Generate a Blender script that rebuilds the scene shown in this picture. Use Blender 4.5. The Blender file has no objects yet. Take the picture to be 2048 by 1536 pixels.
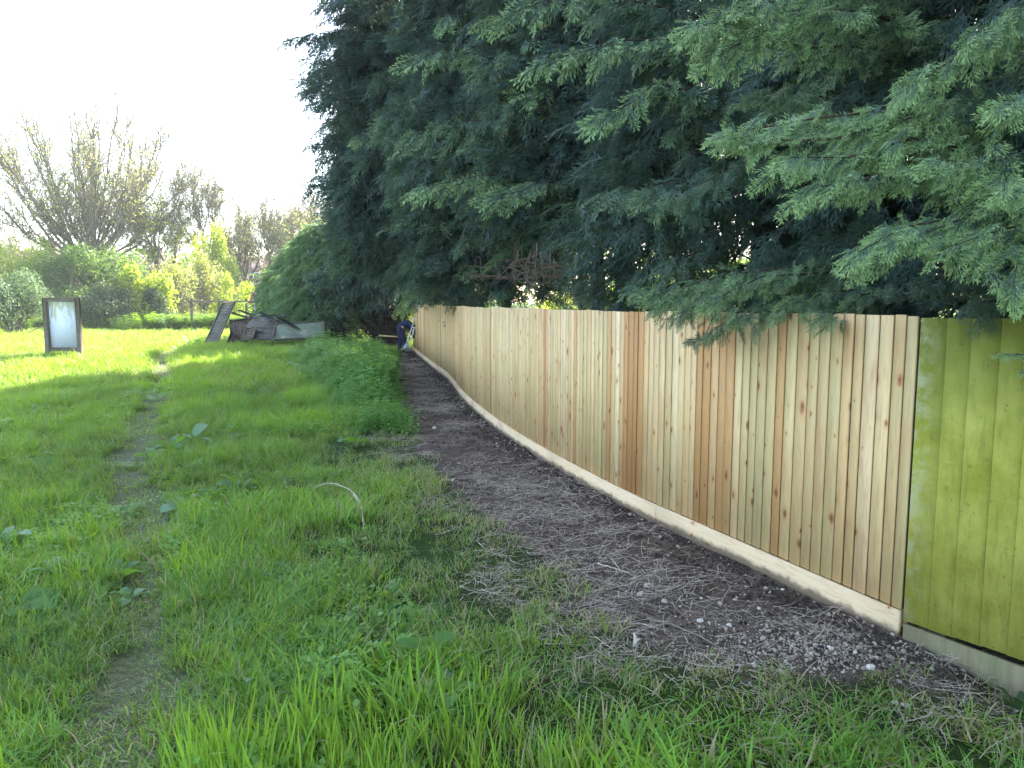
import bpy, math, random
import numpy as np
from mathutils import Vector, Matrix, Euler

S = bpy.context.scene
C = S.collection
R = math.radians

# ------------------------------------------------------------------ camera
CAMZ = 1.88
PITCH = R(6.29)
FPX = 1479.0
cam = bpy.data.cameras.new('camera')
cam.sensor_width = 36.0
cam.lens = 26.0
cam.clip_end = 3000
co = bpy.data.objects.new('camera', cam)
C.objects.link(co)
co.location = (0, 0, CAMZ)
co.rotation_euler = (math.pi/2 - PITCH, 0, 0)
S.camera = co

# ------------------------------------------------------------------ light
SUN_EL, SUN_AZ = R(37), R(27)
w = bpy.data.worlds.new('World')
S.world = w
w.use_nodes = True
wn, wl = w.node_tree.nodes, w.node_tree.links
sky = wn.new('ShaderNodeTexSky')
sky.sky_type = 'NISHITA'
sky.sun_disc = False
sky.sun_elevation = SUN_EL
sky.sun_rotation = SUN_AZ
sky.air_density = 1.0
sky.dust_density = 1.5
sky.ozone_density = 1.0
hs = wn.new('ShaderNodeHueSaturation')      # thin white haze: the sky keeps only part of its blue
hs.inputs['Saturation'].default_value = 0.85
tn = wn.new('ShaderNodeMix'); tn.data_type = 'RGBA'; tn.blend_type = 'MULTIPLY'; tn.inputs[0].default_value = 1.0; tn.inputs[7].default_value = (1.02, 1.0, .99, 1)
wl.new(sky.outputs[0], hs.inputs['Color']); wl.new(hs.outputs[0], tn.inputs[6])
wl.new(tn.outputs[2], wn['Background'].inputs[0])
wn['Background'].inputs[1].default_value = 0.15
sl = bpy.data.lights.new('sun', 'SUN')
sl.energy = 4.9
sl.angle = R(0.5)
sl.color = (1.0, 0.93, 0.80)
so = bpy.data.objects.new('sun', sl)
C.objects.link(so)
sd = Vector((math.sin(SUN_AZ)*math.cos(SUN_EL), math.cos(SUN_AZ)*math.cos(SUN_EL), math.sin(SUN_EL)))
so.rotation_euler = sd.to_track_quat('Z', 'Y').to_euler()
so.location = (0, 0, 30)
S.view_settings.view_transform = 'Standard'
S.view_settings.look = 'None'
S.view_settings.exposure = 2.72
S.view_settings.gamma = 1.0
S.cycles.max_bounces = 8
S.cycles.transparent_max_bounces = 4
S.cycles.use_adaptive_sampling = True
S.cycles.adaptive_threshold = 0.02

# ------------------------------------------------------------------ numpy helpers
rng = np.random.default_rng(7)
CT, ST = math.cos(PITCH), math.sin(PITCH)

def px(x, y, Y):
    """world point seen at photo pixel (x, y), at world distance Y"""
    xc, yc = (x-1024)/FPX, (768-y)/FPX
    d = Vector((xc, CT+yc*ST, -ST+yc*CT))
    return Vector((0, 0, CAMZ)) + d*(Y/d.y)

def sm(a, b, x):
    t = np.clip((np.asarray(x, float)-a)/(b-a), 0, 1)
    return t*t*(3-2*t)

_tab = np.random.default_rng(3).random((256, 256))
def vn(x, y, s=1.0, o=0):
    x = np.asarray(x, float)*s+o*17.3+1000; y = np.asarray(y, float)*s+o*9.1+1000
    xi, yi = np.floor(x).astype(int), np.floor(y).astype(int)
    fx, fy = x-xi, y-yi
    fx = fx*fx*(3-2*fx); fy = fy*fy*(3-2*fy)
    a, b = xi % 256, yi % 256
    a1, b1 = (xi+1) % 256, (yi+1) % 256
    return (_tab[a, b]*(1-fx)+_tab[a1, b]*fx)*(1-fy)+(_tab[a, b1]*(1-fx)+_tab[a1, b1]*fx)*fy
def fbm(x, y, s=1.0, o=0, n=3):
    r = 0; amp = 1; t = 0
    for k in range(n):
        r = r+vn(x, y, s*2**k, o+k)*amp; t += amp; amp *= .5
    return r/t

def seg_dist(x, y, pl):
    """distance to a polyline and the parameter along it"""
    x = np.asarray(x, float); y = np.asarray(y, float)
    best = np.full(x.shape, 1e9); par = np.zeros(x.shape)
    for i in range(len(pl)-1):
        ax, ay = pl[i][:2]; bx, by = pl[i+1][:2]
        dx, dy = bx-ax, by-ay
        t = np.clip(((x-ax)*dx+(y-ay)*dy)/(dx*dx+dy*dy), 0, 1)
        d = np.hypot(x-ax-t*dx, y-ay-t*dy)
        m = d < best
        best = np.where(m, d, best); par = np.where(m, i+t, par)
    return best, par

def in_poly(x, y, P):
    x = np.asarray(x, float); y = np.asarray(y, float)
    r = np.zeros(x.shape, bool)
    n = len(P)
    for i in range(n):
        x0, y0 = P[i]; x1, y1 = P[(i+1) % n]
        if y0 == y1: continue
        c = ((y0 > y) != (y1 > y)) & (x < (x1-x0)*(y-y0)/(y1-y0)+x0)
        r ^= c
    return r

def rise(x, y):
    x = np.asarray(x, float); y = np.asarray(y, float)
    return 0.32*sm(-3, -10, x)*sm(8, 26, y)

def gpt(x, y):
    """ground point seen at photo pixel"""
    z = 0.0
    xc, yc = (x-1024)/FPX, (768-y)/FPX
    d = (xc, CT+yc*ST, -ST+yc*CT)
    for _ in range(8):
        t = (z-CAMZ)/d[2]
        z = float(rise(d[0]*t, d[1]*t))
    return d[0]*t, d[1]*t

FENCE = [(4.9, -.09), (2.53, 3.48)]+[gpt(*p) for p in ((1802, 1275), (1600, 1180), (1400, 1085), (1250, 1012), (1100, 927), (1000, 861), (930, 801), (900, 762), (870, 738), (842, 715), (827, 701))]
SOIL_L = [gpt(*p) for p in ((792, 700), (792, 730), (786, 780), (800, 850), (880, 945), (985, 1050), (1130, 1170), (1210, 1245), (1330, 1320), (1560, 1350), (1800, 1385), (2060, 1425))]
SOIL = SOIL_L + [(3.3, 2.4), (5.5, -.5)] + FENCE
PATH = [gpt(*p) for p in ((235, 1640), (262, 1480), (300, 1280), (305, 1150), (275, 1020), (262, 950), (278, 890), (300, 830), (318, 790), (322, 750), (318, 718), (350, 695), (400, 678))]
NETTLE = [(-1.45, 11.9), (-2.1, 15.5), (-3.1, 21), (-4.0, 26.5), (-7.4, 25.5), (-6.1, 20), (-4.7, 17), (-3.7, 14.6), (-2.8, 12.4)]

def m_soil(x, y):
    inside = in_poly(x, y, SOIL)
    d, _ = seg_dist(x, y, SOIL_L)
    sd = np.where(inside, d, -d)
    sd = sd + (fbm(x, y, 2.2, 5)-.5)*.55
    df, _ = seg_dist(x, y, FENCE)
    sd = np.where((~inside) & (df < .35) & (d > df), .3, sd)
    return sd       # >0 soil
def m_path(x, y):
    d, t = seg_dist(x, y, PATH)
    wd = .23+.06*np.sin(t*2.1)+.04*np.sin(t*5)
    return wd - d + (fbm(x, y, 1.8, 9)-.5)*.38
BARE = [gpt(360, 684), gpt(430, 677)]
def m_bare(x, y):
    d, _ = seg_dist(x, y, BARE)
    return 1.3-d+(fbm(x, y, 1.0, 2)-.5)*1.2

def h(x, y):
    x = np.asarray(x, float); y = np.asarray(y, float)
    z = rise(x, y)
    z = z + (fbm(x, y, .35, 1, 2)-.5)*.14*sm(3, 10, y)*sm(0, 1, -m_soil(x, y)+.3)
    p = m_path(x, y)
    z = z - .05*sm(-.15, .3, p)
    s = m_soil(x, y)
    z = z + .035*(fbm(x, y, 6, 4, 4)-.5)*sm(-.2, .3, s)+.012*(fbm(x, y, 26, 8, 2)-.5)*sm(-.2, .3, s)
    z = z - .085*sm(2.15, 2.55, x)*sm(4.1, 3.5, y)*sm(1.0, .3, seg_dist(x, y, FENCE)[0])
    df, _ = seg_dist(x, y, FENCE)
    z = z + (.055*(fbm(x, y, 3.0, 12, 3)-.35)*sm(.35, .04, df))*sm(-.2, .3, s)
    z = z + .03*(fbm(x, y, 2.5, 6)-.5)*sm(0.2, -.3, s)
    return z

def newmesh(name, V, F, attrs=None, smooth=False, mats=None, fmat=None, pattrs=None):
    """V (n,3); F (m,k) array, or a list of arrays of different k"""
    me = bpy.data.meshes.new(name)
    V = np.ascontiguousarray(V, dtype=np.float32)
    Fs = F if isinstance(F, list) else [F]
    Fs = [np.asarray(f, dtype=np.int32) for f in Fs if len(f)]
    me.vertices.add(len(V)); me.vertices.foreach_set('co', V.ravel())
    nl = sum(f.size for f in Fs); npoly = sum(len(f) for f in Fs)
    me.loops.add(nl); me.loops.foreach_set('vertex_index', np.concatenate([f.ravel() for f in Fs]))
    me.polygons.add(npoly)
    st = []; o = 0
    for f in Fs:
        st.append(o+np.arange(len(f))*f.shape[1]); o += f.size
    me.polygons.foreach_set('loop_start', np.concatenate(st).astype(np.int32))
    if smooth: me.polygons.foreach_set('use_smooth', np.ones(npoly, bool))
    if fmat is not None: me.polygons.foreach_set('material_index', np.asarray(fmat, dtype=np.int32))
    me.update(calc_edges=True)
    for k, a in (attrs or {}).items():
        a = np.asarray(a, dtype=np.float32)
        if a.ndim == 1:
            at = me.attributes.new(k, 'FLOAT', 'POINT'); at.data.foreach_set('value', a)
        else:
            at = me.attributes.new(k, 'FLOAT_VECTOR', 'POINT'); at.data.foreach_set('vector', np.ascontiguousarray(a).ravel())
    for m in (mats or []): me.materials.append(m)
    return me

def obj(name, me, parent=None, mat=None, loc=None, rot=None):
    o = bpy.data.objects.new(name, me); C.objects.link(o)
    if mat is not None and me is not None and not len(me.materials): me.materials.append(mat)
    if loc is not None: o.location = loc
    if rot is not None: o.rotation_euler = rot
    if parent is not None: o.parent = parent
    return o
def tag(o, label=None, cat=None, group=None, kind=None):
    if label: o['label'] = label
    if cat: o['category'] = cat
    if group: o['group'] = group
    if kind: o['kind'] = kind
    return o
def empty(name, loc, label, cat, group=None, rot=(0, 0, 0)):
    o = bpy.data.objects.new(name, None); C.objects.link(o)
    o.location = loc; o.rotation_euler = rot
    o.empty_display_size = .2
    return tag(o, label, cat, group)

class MB:
    """collects boxes, tubes and quads, with a per-shape random number"""
    def __init__(s): s.V = []; s.F4 = []; s.F3 = []; s.n = 0; s.A = []; s.B = []
    def add(s, V, F, rnd=0.0, bco=None):
        V = np.asarray(V, float); s.V.append(V)
        for f in F:
            (s.F4 if len(f) == 4 else s.F3).append([i+s.n for i in f])
        s.n += len(V); s.A.append(np.full(len(V), rnd)); s.B.append(V.copy() if bco is None else np.asarray(bco, float))
    def box(s, c, size, rot=None, rnd=0.0, bevel=0.0):
        sx, sy, sz = size[0]/2, size[1]/2, size[2]/2
        if bevel:
            b = min(bevel, sx*.9, sy*.9, sz*.9)
            L = []
            for X in (-1, 1):
                for Y in (-1, 1):
                    for Z in (-1, 1):
                        L += [(X*(sx-b), Y*(sy-b), Z*sz), (X*(sx-b), Y*sy, Z*(sz-b)), (X*sx, Y*(sy-b), Z*(sz-b))]
            def I(X, Y, Z, k): return ((X > 0)*4+(Y > 0)*2+(Z > 0))*3+k
            F = []
            for Z in (-1, 1):
                q = [I(-1, -1, Z, 0), I(1, -1, Z, 0), I(1, 1, Z, 0), I(-1, 1, Z, 0)]; F.append(q if Z > 0 else q[::-1])
            for Y in (-1, 1):
                q = [I(-1, Y, -1, 1), I(1, Y, -1, 1), I(1, Y, 1, 1), I(-1, Y, 1, 1)]; F.append(q if Y < 0 else q[::-1])
            for X in (-1, 1):
                q = [I(X, -1, -1, 2), I(X, 1, -1, 2), I(X, 1, 1, 2), I(X, -1, 1, 2)]; F.append(q if X > 0 else q[::-1])
            for Y in (-1, 1):
                for Z in (-1, 1):
                    q = [I(-1, Y, Z, 0), I(1, Y, Z, 0), I(1, Y, Z, 1), I(-1, Y, Z, 1)]; F.append(q if Y*Z < 0 else q[::-1])
            for X in (-1, 1):
                for Z in (-1, 1):
                    q = [I(X, -1, Z, 0), I(X, 1, Z, 0), I(X, 1, Z, 2), I(X, -1, Z, 2)]; F.append(q if X*Z > 0 else q[::-1])
            for X in (-1, 1):
                for Y in (-1, 1):
                    q = [I(X, Y, -1, 1), I(X, Y, 1, 1), I(X, Y, 1, 2), I(X, Y, -1, 2)]; F.append(q if X*Y > 0 else q[::-1])
            for X in (-1, 1):
                for Y in (-1, 1):
                    for Z in (-1, 1):
                        F.append([I(X, Y, Z, 0), I(X, Y, Z, 1), I(X, Y, Z, 2)])
            V = np.array(L)
        else:
            V = np.array([(x, y, z) for x in (-sx, sx) for y in (-sy, sy) for z in (-sz, sz)])
            F = [(0, 1, 3, 2), (4, 6, 7, 5), (0, 4, 5, 1), (2, 3, 7, 6), (0, 2, 6, 4), (1, 5, 7, 3)]
        loc = V.copy()
        if rot is not None: V = V @ np.array(rot).T
        s.add(V+np.array(c), F, rnd, loc+rnd*13.7)
        return s
    def tube(s, pts, rad, n=6, rnd=0.0, cap=True):
        pts = [Vector(p) for p in pts]; rad = rad if hasattr(rad, '__len__') else [rad]*len(pts)
        V = []; F = []; u = None; L = 0; B = []
        for i, p in enumerate(pts):
            t = (pts[min(i+1, len(pts)-1)]-pts[max(i-1, 0)]).normalized()
            if u is None: u = t.orthogonal().normalized()
            u = (u-t*u.dot(t)).normalized(); v = t.cross(u)
            if i: L += (p-pts[i-1]).length
            for k in range(n):
                a = 2*math.pi*k/n
                V.append(p+(u*math.cos(a)+v*math.sin(a))*rad[i]); B.append((math.cos(a)*rad[i], math.sin(a)*rad[i], L))
        for i in range(len(pts)-1):
            for k in range(n):
                a, b = i*n+k, i*n+(k+1) % n
                F.append((a, b, b+n, a+n))
        if cap:
            for e, o in ((0, 0), (1, (len(pts)-1)*n)):
                V.append(pts[-1 if e else 0]); B.append((0, 0, L*e)); c_ = len(V)-1
                for k in range(n):
                    q = (o+k, o+(k+1) % n, c_); F.append(q if e else q[::-1])
        s.add(V, F, rnd, B)
        return s
    def build(s, name, mat, parent=None, smooth=False, loc=None, rot=None):
        Fs = []
        if s.F4: Fs.append(np.array(s.F4))
        if s.F3: Fs.append(np.array(s.F3))
        me = newmesh(name, np.concatenate(s.V), Fs, {'rnd': np.concatenate(s.A), 'bco': np.concatenate(s.B)}, smooth)
        return obj(name, me, parent, mat, loc, rot)

def segs_mesh(P0, P1, R0, R1, n=4):
    """many tapered prisms at once -> V, F"""
    P0 = np.asarray(P0, float); P1 = np.asarray(P1, float); R0 = np.asarray(R0, float); R1 = np.asarray(R1, float)
    T = P1-P0; T /= np.linalg.norm(T, axis=1, keepdims=True)+1e-9
    ref = np.where(np.abs(T[:, 2:3]) > .9, np.array([[1., 0, 0]]), np.array([[0, 0, 1.]]))
    U = np.cross(T, ref); U /= np.linalg.norm(U, axis=1, keepdims=True)+1e-9
    W = np.cross(T, U)
    a = np.arange(n)*2*np.pi/n
    ring = U[:, None]*np.cos(a)[None, :, None]+W[:, None]*np.sin(a)[None, :, None]
    V = np.concatenate([P0[:, None]+ring*R0[:, None, None], P1[:, None]+ring*R1[:, None, None]], 1)
    m = len(P0)
    base = (np.arange(m)*2*n)[:, None]
    k = np.arange(n)
    F = np.stack([k, (k+1) % n, (k+1) % n+n, k+n], 1)
    F = (base[:, :, None]+F[None]).reshape(-1, 4)
    return V.reshape(-1, 3), F

# ------------------------------------------------------------------ material helpers
def mat(name):
    m = bpy.data.materials.new(name); m.use_nodes = True
    nt = m.node_tree
    for n in list(nt.nodes): nt.nodes.remove(n)
    return m, nt
class NT:
    def __init__(s, name):
        s.m, s.t = mat(name)
        s.out = s.N('ShaderNodeOutputMaterial')
    def N(s, ty, **kw):
        n = s.t.nodes.new(ty)
        for k, v in kw.items(): setattr(n, k, v)
        return n
    def L(s, a, b): s.t.links.new(a, b)
    def set(s, sock, v):
        if hasattr(v, 'is_output') or isinstance(v, bpy.types.NodeSocket): s.L(v, sock)
        else: sock.default_value = v
    def noise(s, vec, scale, detail=4, rough=.55, dist=0):
        n = s.N('ShaderNodeTexNoise'); s.set(n.inputs['Vector'], vec); n.inputs['Scale'].default_value = scale
        n.inputs['Detail'].default_value = detail; n.inputs['Roughness'].default_value = rough; n.inputs['Distortion'].default_value = dist
        return n.outputs['Fac']
    def ramp(s, f, stops):
        n = s.N('ShaderNodeValToRGB'); s.set(n.inputs[0], f)
        e = n.color_ramp.elements
        while len(e) < len(stops): e.new(.5)
        for i, (p, c) in enumerate(stops):
            e[i].position = p; e[i].color = (*c, 1) if len(c) == 3 else c
        return n.outputs[0]
    def mix(s, f, a, b, mode='MIX'):
        n = s.N('ShaderNodeMix', data_type='RGBA', blend_type=mode)
        s.set(n.inputs[0], f)
        for k, v in ((6, a), (7, b)):
            if isinstance(v, tuple): v = (*v, 1) if len(v) == 3 else v
            s.set(n.inputs[k], v)
        return n.outputs[2]
    def math(s, op, a, b=0.0, c=None, clamp=False):
        n = s.N('ShaderNodeMath', operation=op, use_clamp=clamp); s.set(n.inputs[0], a); s.set(n.inputs[1], b)
        if c is not None: s.set(n.inputs[2], c)
        return n.outputs[0]
    def mapr(s, v, a, b, c=0., d=1., smooth=True):
        n = s.N('ShaderNodeMapRange'); s.set(n.inputs[0], v)
        if smooth: n.interpolation_type = 'SMOOTHSTEP'
        for i, q in enumerate((a, b, c, d)): n.inputs[i+1].default_value = q
        return n.outputs[0]
    def attr(s, name, ty='GEOMETRY', out='Fac'):
        n = s.N('ShaderNodeAttribute', attribute_type=ty, attribute_name=name); return n.outputs[out]
    def pos(s): return s.N('ShaderNodeNewGeometry').outputs['Position']
    def objco(s): return s.N('ShaderNodeTexCoord').outputs['Object']
    def mapping(s, v, scale=(1, 1, 1), loc=(0, 0, 0)):
        n = s.N('ShaderNodeMapping'); s.set(n.inputs['Vector'], v); n.inputs['Scale'].default_value = scale; n.inputs['Location'].default_value = loc
        return n.outputs[0]
    def princ(s, col, rough=.8, bump=None, bs=.3, bd=.01, spec=.3, metal=0):
        p = s.N('ShaderNodeBsdfPrincipled')
        if isinstance(col, tuple): col = (*col, 1) if len(col) == 3 else col
        s.set(p.inputs['Base Color'], col); s.set(p.inputs['Roughness'], rough)
        p.inputs['Specular IOR Level'].default_value = spec; p.inputs['Metallic'].default_value = metal
        if bump is not None:
            b = s.N('ShaderNodeBump'); b.inputs['Strength'].default_value = bs; b.inputs['Distance'].default_value = bd
            s.L(bump, b.inputs['Height']); s.L(b.outputs[0], p.inputs['Normal'])
        return p.outputs[0]
    def leaf(s, col, trans, tf=.4, rough=.5, spec=.3):
        p = s.princ(col, rough, spec=spec)
        t = s.N('ShaderNodeBsdfTranslucent'); s.set(t.inputs[0], (*trans, 1) if isinstance(trans, tuple) else trans)
        x = s.N('ShaderNodeMixShader'); x.inputs[0].default_value = tf
        s.L(p, x.inputs[1]); s.L(t.outputs[0], x.inputs[2]); return x.outputs[0]
    def end(s, sh):
        s.L(sh, s.out.inputs[0]); return s.m

def mat_ground():
    n = NT('ground'); p = n.pos()
    soil, path, bare = n.attr('soil'), n.attr('path'), n.attr('bare')
    f1 = n.noise(p, 3, 6, .65); f2 = n.noise(p, 30, 5, .7); f3 = n.noise(p, 140, 3, .6)
    earth = n.ramp(f2, [(.25, (.025, .017, .012)), (.5, (.072, .053, .038)), (.75, (.17, .13, .098))])
    earth = n.mix(n.mapr(f1, .42, .66), earth, (.135, .104, .078))
    v = n.N('ShaderNodeTexVoronoi'); n.L(p, v.inputs['Vector']); v.inputs['Scale'].default_value = 70; v.inputs['Randomness'].default_value = 1
    chalk = n.math('MULTIPLY', n.mapr(v.outputs['Distance'], .28, .16), n.attr('chalk'))
    earth = n.mix(chalk, earth, (.42, .38, .34))
    track = n.ramp(f2, [(.3, (.060, .070, .038)), (.55, (.14, .16, .085)), (.8, (.25, .25, .15))])
    turf = n.ramp(f2, [(.3, (.012, .022, .006)), (.6, (.040, .075, .015)), (.8, (.085, .095, .035))])
    col = n.mix(path, turf, track)
    col = n.mix(bare, col, (.30, .25, .15))
    col = n.mix(soil, col, earth)
    h_ = n.math('ADD', f2, n.math('MULTIPLY', f3, .5))
    return n.end(n.princ(col, .95, h_, .9, .03, .1))
M_GROUND = mat_ground()

def mat_grass():
    n = NT('grass blades')
    t = n.attr('tint', 'INSTANCER'); g = n.attr('hgt'); b = n.attr('rnd')
    dry = n.attr('dry', 'INSTANCER')
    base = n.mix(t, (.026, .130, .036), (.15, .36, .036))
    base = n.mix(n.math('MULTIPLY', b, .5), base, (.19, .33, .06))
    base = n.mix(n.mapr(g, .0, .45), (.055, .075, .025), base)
    dryb = n.math('GREATER_THAN', dry, b)
    base = n.mix(dryb, base, (.36, .30, .19))
    tr = n.mix(.5, base, (.54, .68, .02))
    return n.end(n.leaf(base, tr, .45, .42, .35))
M_GRASS = mat_grass()

def mat_foliage(name, dark, mid, tip, tf=.3, rough=.6, tr=None, bark=None):
    n = NT(name)
    c = n.attr('tip'); t = n.attr('tint'); k = n.attr('limb')
    col = n.mix(t, dark, mid)
    col = n.mix(n.math('MULTIPLY', n.mapr(c, .30, .95), n.mapr(k, .12, .9)), col, tip)
    sh = n.leaf(col, n.mix(.4, col, tr or tip), tf, rough, .25)
    return n.end(sh)
M_CON = mat_foliage('cypress foliage', (.025, .052, .047), (.068, .124, .094), (.32, .48, .17), .25, .5)
M_CONL = mat_foliage('young cypress foliage', (.085, .165, .070), (.20, .32, .12), (.36, .50, .15), .35, .6)

def mat_bark(name, a, b, sc=14):
    n = NT(name); p = n.mapping(n.objco(), (1, 1, .2))
    f = n.noise(p, sc, 6, .7)
    return n.end(n.princ(n.ramp(f, [(.3, a), (.7, b)]), .95, f, .8, .02, .1))
M_BARK = mat_bark('cypress bark', (.022, .016, .012), (.085, .06, .045))
M_BARKG = mat_bark('grey bark', (.10, .09, .065), (.27, .24, .18))
M_DEAD = mat_bark('dead twig', (.10, .075, .055), (.28, .22, .17), 30)

def mat_board(pale=False):
    n = NT('new softwood boards'); r = n.attr('rnd'); q = n.attr('bco', out='Vector')
    wn_ = n.N('ShaderNodeTexWhiteNoise', noise_dimensions='1D'); n.L(r, wn_.inputs['W']); rv = r
    w2 = n.N('ShaderNodeTexWhiteNoise', noise_dimensions='1D'); n.L(n.math('ADD', r, 7.3), w2.inputs['W']); rv2 = w2.outputs['Value']
    g1 = n.noise(n.mapping(q, (9, 9, .9)), 6, 5, .6, .6)
    g2 = n.noise(n.mapping(q, (30, 30, 1.2)), 7, 3, .6)
    g3 = n.noise(n.mapping(q, (3, 3, .8)), 1.6, 3, .5)
    base = n.ramp(rv, [(0, (.68, .54, .31)), (.2, (.60, .49, .26)), (.4, (.50, .43, .24)), (.55, (.62, .44, .23)), (.68, (.74, .63, .42)), (.80, (.54, .34, .16)), (.90, (.42, .22, .09)), (1, (.50, .29, .12))])
    if pale: base = n.ramp(rv, [(0, (.62, .50, .34)), (1, (.55, .45, .31))])
    base = n.mix(n.mapr(g3, .50, .72, 0, .2 if pale else .6), base, (.46, .27, .14))
    base = n.mix(n.math('MULTIPLY', n.mapr(n.noise(n.mapping(q, (2, 2, .5)), 2.2, 2), .52, .7), n.math('MULTIPLY', rv2, .6)), base, (.36, .40, .22))
    base = n.mix(n.mapr(g1, .45, .75, 0, .45), base, (.34, .22, .11))
    base = n.mix(n.mapr(g2, .5, .8, 0, .28), base, (.66, .58, .42))
    nd = n.N('ShaderNodeTexNoise'); n.L(q, nd.inputs['Vector']); nd.inputs['Scale'].default_value = 38; nd.inputs['Detail'].default_value = 2
    qa = n.N('ShaderNodeVectorMath', operation='MULTIPLY_ADD'); n.L(nd.outputs['Color'], qa.inputs[0]); qa.inputs[1].default_value = (.016, .016, .03); n.L(q, qa.inputs[2])
    sp = n.N('ShaderNodeSeparateXYZ'); n.L(n.mapping(qa.outputs[0], (9, 9, 4.6)), sp.inputs[0]); cb = n.N('ShaderNodeCombineXYZ'); n.L(sp.outputs[0], cb.inputs[0]); n.L(sp.outputs[2], cb.inputs[1])
    v = n.N('ShaderNodeTexVoronoi', voronoi_dimensions='2D'); n.L(cb.outputs[0], v.inputs['Vector']); v.inputs['Scale'].default_value = 1; v.inputs['Randomness'].default_value = 1
    wc = n.N('ShaderNodeSeparateColor'); n.L(v.outputs['Color'], wc.inputs[0])
    keep = n.math('GREATER_THAN', wc.outputs[0], .88 if pale else .60)
    size = n.math('MULTIPLY_ADD', n.math('POWER', wc.outputs[1], 2.4), .13, .035)
    kn = n.math('MULTIPLY', n.mapr(n.math('DIVIDE', v.outputs['Distance'], size), 1.6, .8), keep)
    core = n.math('MULTIPLY', n.mapr(n.math('DIVIDE', v.outputs['Distance'], size), .8, .4), keep)
    halo = n.math('MULTIPLY', n.mapr(n.math('DIVIDE', v.outputs['Distance'], size), 3.6, 1.2), keep)
    base = n.mix(n.math('MULTIPLY', halo, .45), base, (.50, .30, .14))
    col = n.mix(n.math('MULTIPLY', kn, .8), base, (.33, .15, .07))
    col = n.mix(n.math('MULTIPLY', core, .7), col, (.13, .055, .03))
    if pale:
        zz = n.N('ShaderNodeSeparateXYZ'); n.L(n.pos(), zz.inputs[0])
        spl = n.mapr(n.math('SUBTRACT', zz.outputs[2], n.math('MULTIPLY', n.noise(n.pos(), 7, 5, .7), .12)), -.03, .015, 1, 0)
        col = n.mix(n.math('MULTIPLY', spl, .85), col, (.09, .07, .055))
    col = n.mix(1.0, col, (1.0, .94, .84), 'MULTIPLY')
    return n.end(n.princ(col, .72, n.math('ADD', g1, n.math('MULTIPLY', g2, .4)), .35, .002, .25))
M_BOARD = mat_board()
M_GBN = mat_board(True)

def mat_green():
    n = NT('lime green fence paint'); r = n.attr('rnd'); q = n.attr('bco', out='Vector')
    p = n.pos()
    f = n.noise(p, 2.2, 5, .6); f2 = n.noise(n.mapping(q, (6, 6, 1)), 5, 5, .65); f3 = n.noise(p, 38, 4, .7); f4 = n.noise(n.mapping(q, (1, 1, 9)), 7, 4, .7)
    wn_ = n.N('ShaderNodeTexWhiteNoise', noise_dimensions='1D'); n.L(r, wn_.inputs['W'])
    col = n.mix(n.mapr(f, .35, .65), (.235, .245, .030), (.385, .385, .085))
    col = n.mix(n.mapr(f2, .45, .75, 0, .6), col, (.15, .175, .03))
    col = n.mix(n.mapr(f4, .55, .75, 0, .35), col, (.42, .45, .17))
    col = n.mix(n.math('MULTIPLY', wn_.outputs['Value'], .25), col, (.22, .235, .03))
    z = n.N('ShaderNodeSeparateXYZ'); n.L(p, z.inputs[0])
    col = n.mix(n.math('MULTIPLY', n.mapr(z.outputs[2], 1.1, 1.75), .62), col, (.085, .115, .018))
    col = n.mix(n.math('MULTIPLY', n.mapr(f3, .60, .72), .8), col, (.085, .10, .03))
    edge = n.math('MULTIPLY', n.mapr(z.outputs[1], 3.85, 4.0), n.mapr(n.noise(p, 9, 4, .7), .42, .66))
    col = n.mix(n.math('MULTIPLY', edge, .5), col, (.44, .44, .33))
    return n.end(n.princ(col, .8, n.math('ADD', f2, f3), .5, .004, .2))
M_GREEN = mat_green()

def mat_weather(name, a, b, c, moss=.0, gscale=1.0):
    n = NT(name); q = n.attr('bco', out='Vector'); r = n.attr('rnd'); p = n.pos()
    f = n.noise(n.mapping(q, (2*gscale, 12*gscale, 12*gscale)), 3, 6, .65); f2 = n.noise(p, 5, 4, .6)
    wn_ = n.N('ShaderNodeTexWhiteNoise', noise_dimensions='1D'); n.L(r, wn_.inputs['W'])
    col = n.ramp(f, [(.3, a), (.55, b), (.75, c)])
    col = n.mix(n.math('MULTIPLY', wn_.outputs['Value'], .45), col, a)
    if moss: col = n.mix(n.math('MULTIPLY', n.mapr(f2, .4, .65), moss), col, (.12, .16, .07))
    return n.end(n.princ(col, .9, f, .5, .004, .1))
M_OLD = mat_weather('weathered grey timber', (.07, .065, .06), (.15, .145, .135), (.26, .25, .235), .35)
M_OLDG = mat_weather('mossy grey timber', (.10, .12, .09), (.19, .22, .17), (.30, .33, .27), .5)
M_OLDB = mat_weather('brown weathered timber', (.08, .066, .053), (.17, .14, .112), (.27, .23, .19), .1)
M_GRAVB = mat_weather('weathered gravel board timber', (.13, .115, .065), (.20, .18, .105), (.30, .26, .17), .35, .4)
def mat_simple(name, c, rough=.6, v=.15, sc=20, metal=0, spec=.3):
    n = NT(name); f = n.noise(n.objco(), sc, 4, .6)
    col = n.ramp(f, [(.3, tuple(x*(1-v) for x in c)), (.7, tuple(min(1, x*(1+v)) for x in c))])
    return n.end(n.princ(col, rough, f, .2, .005, spec, metal))

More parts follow.
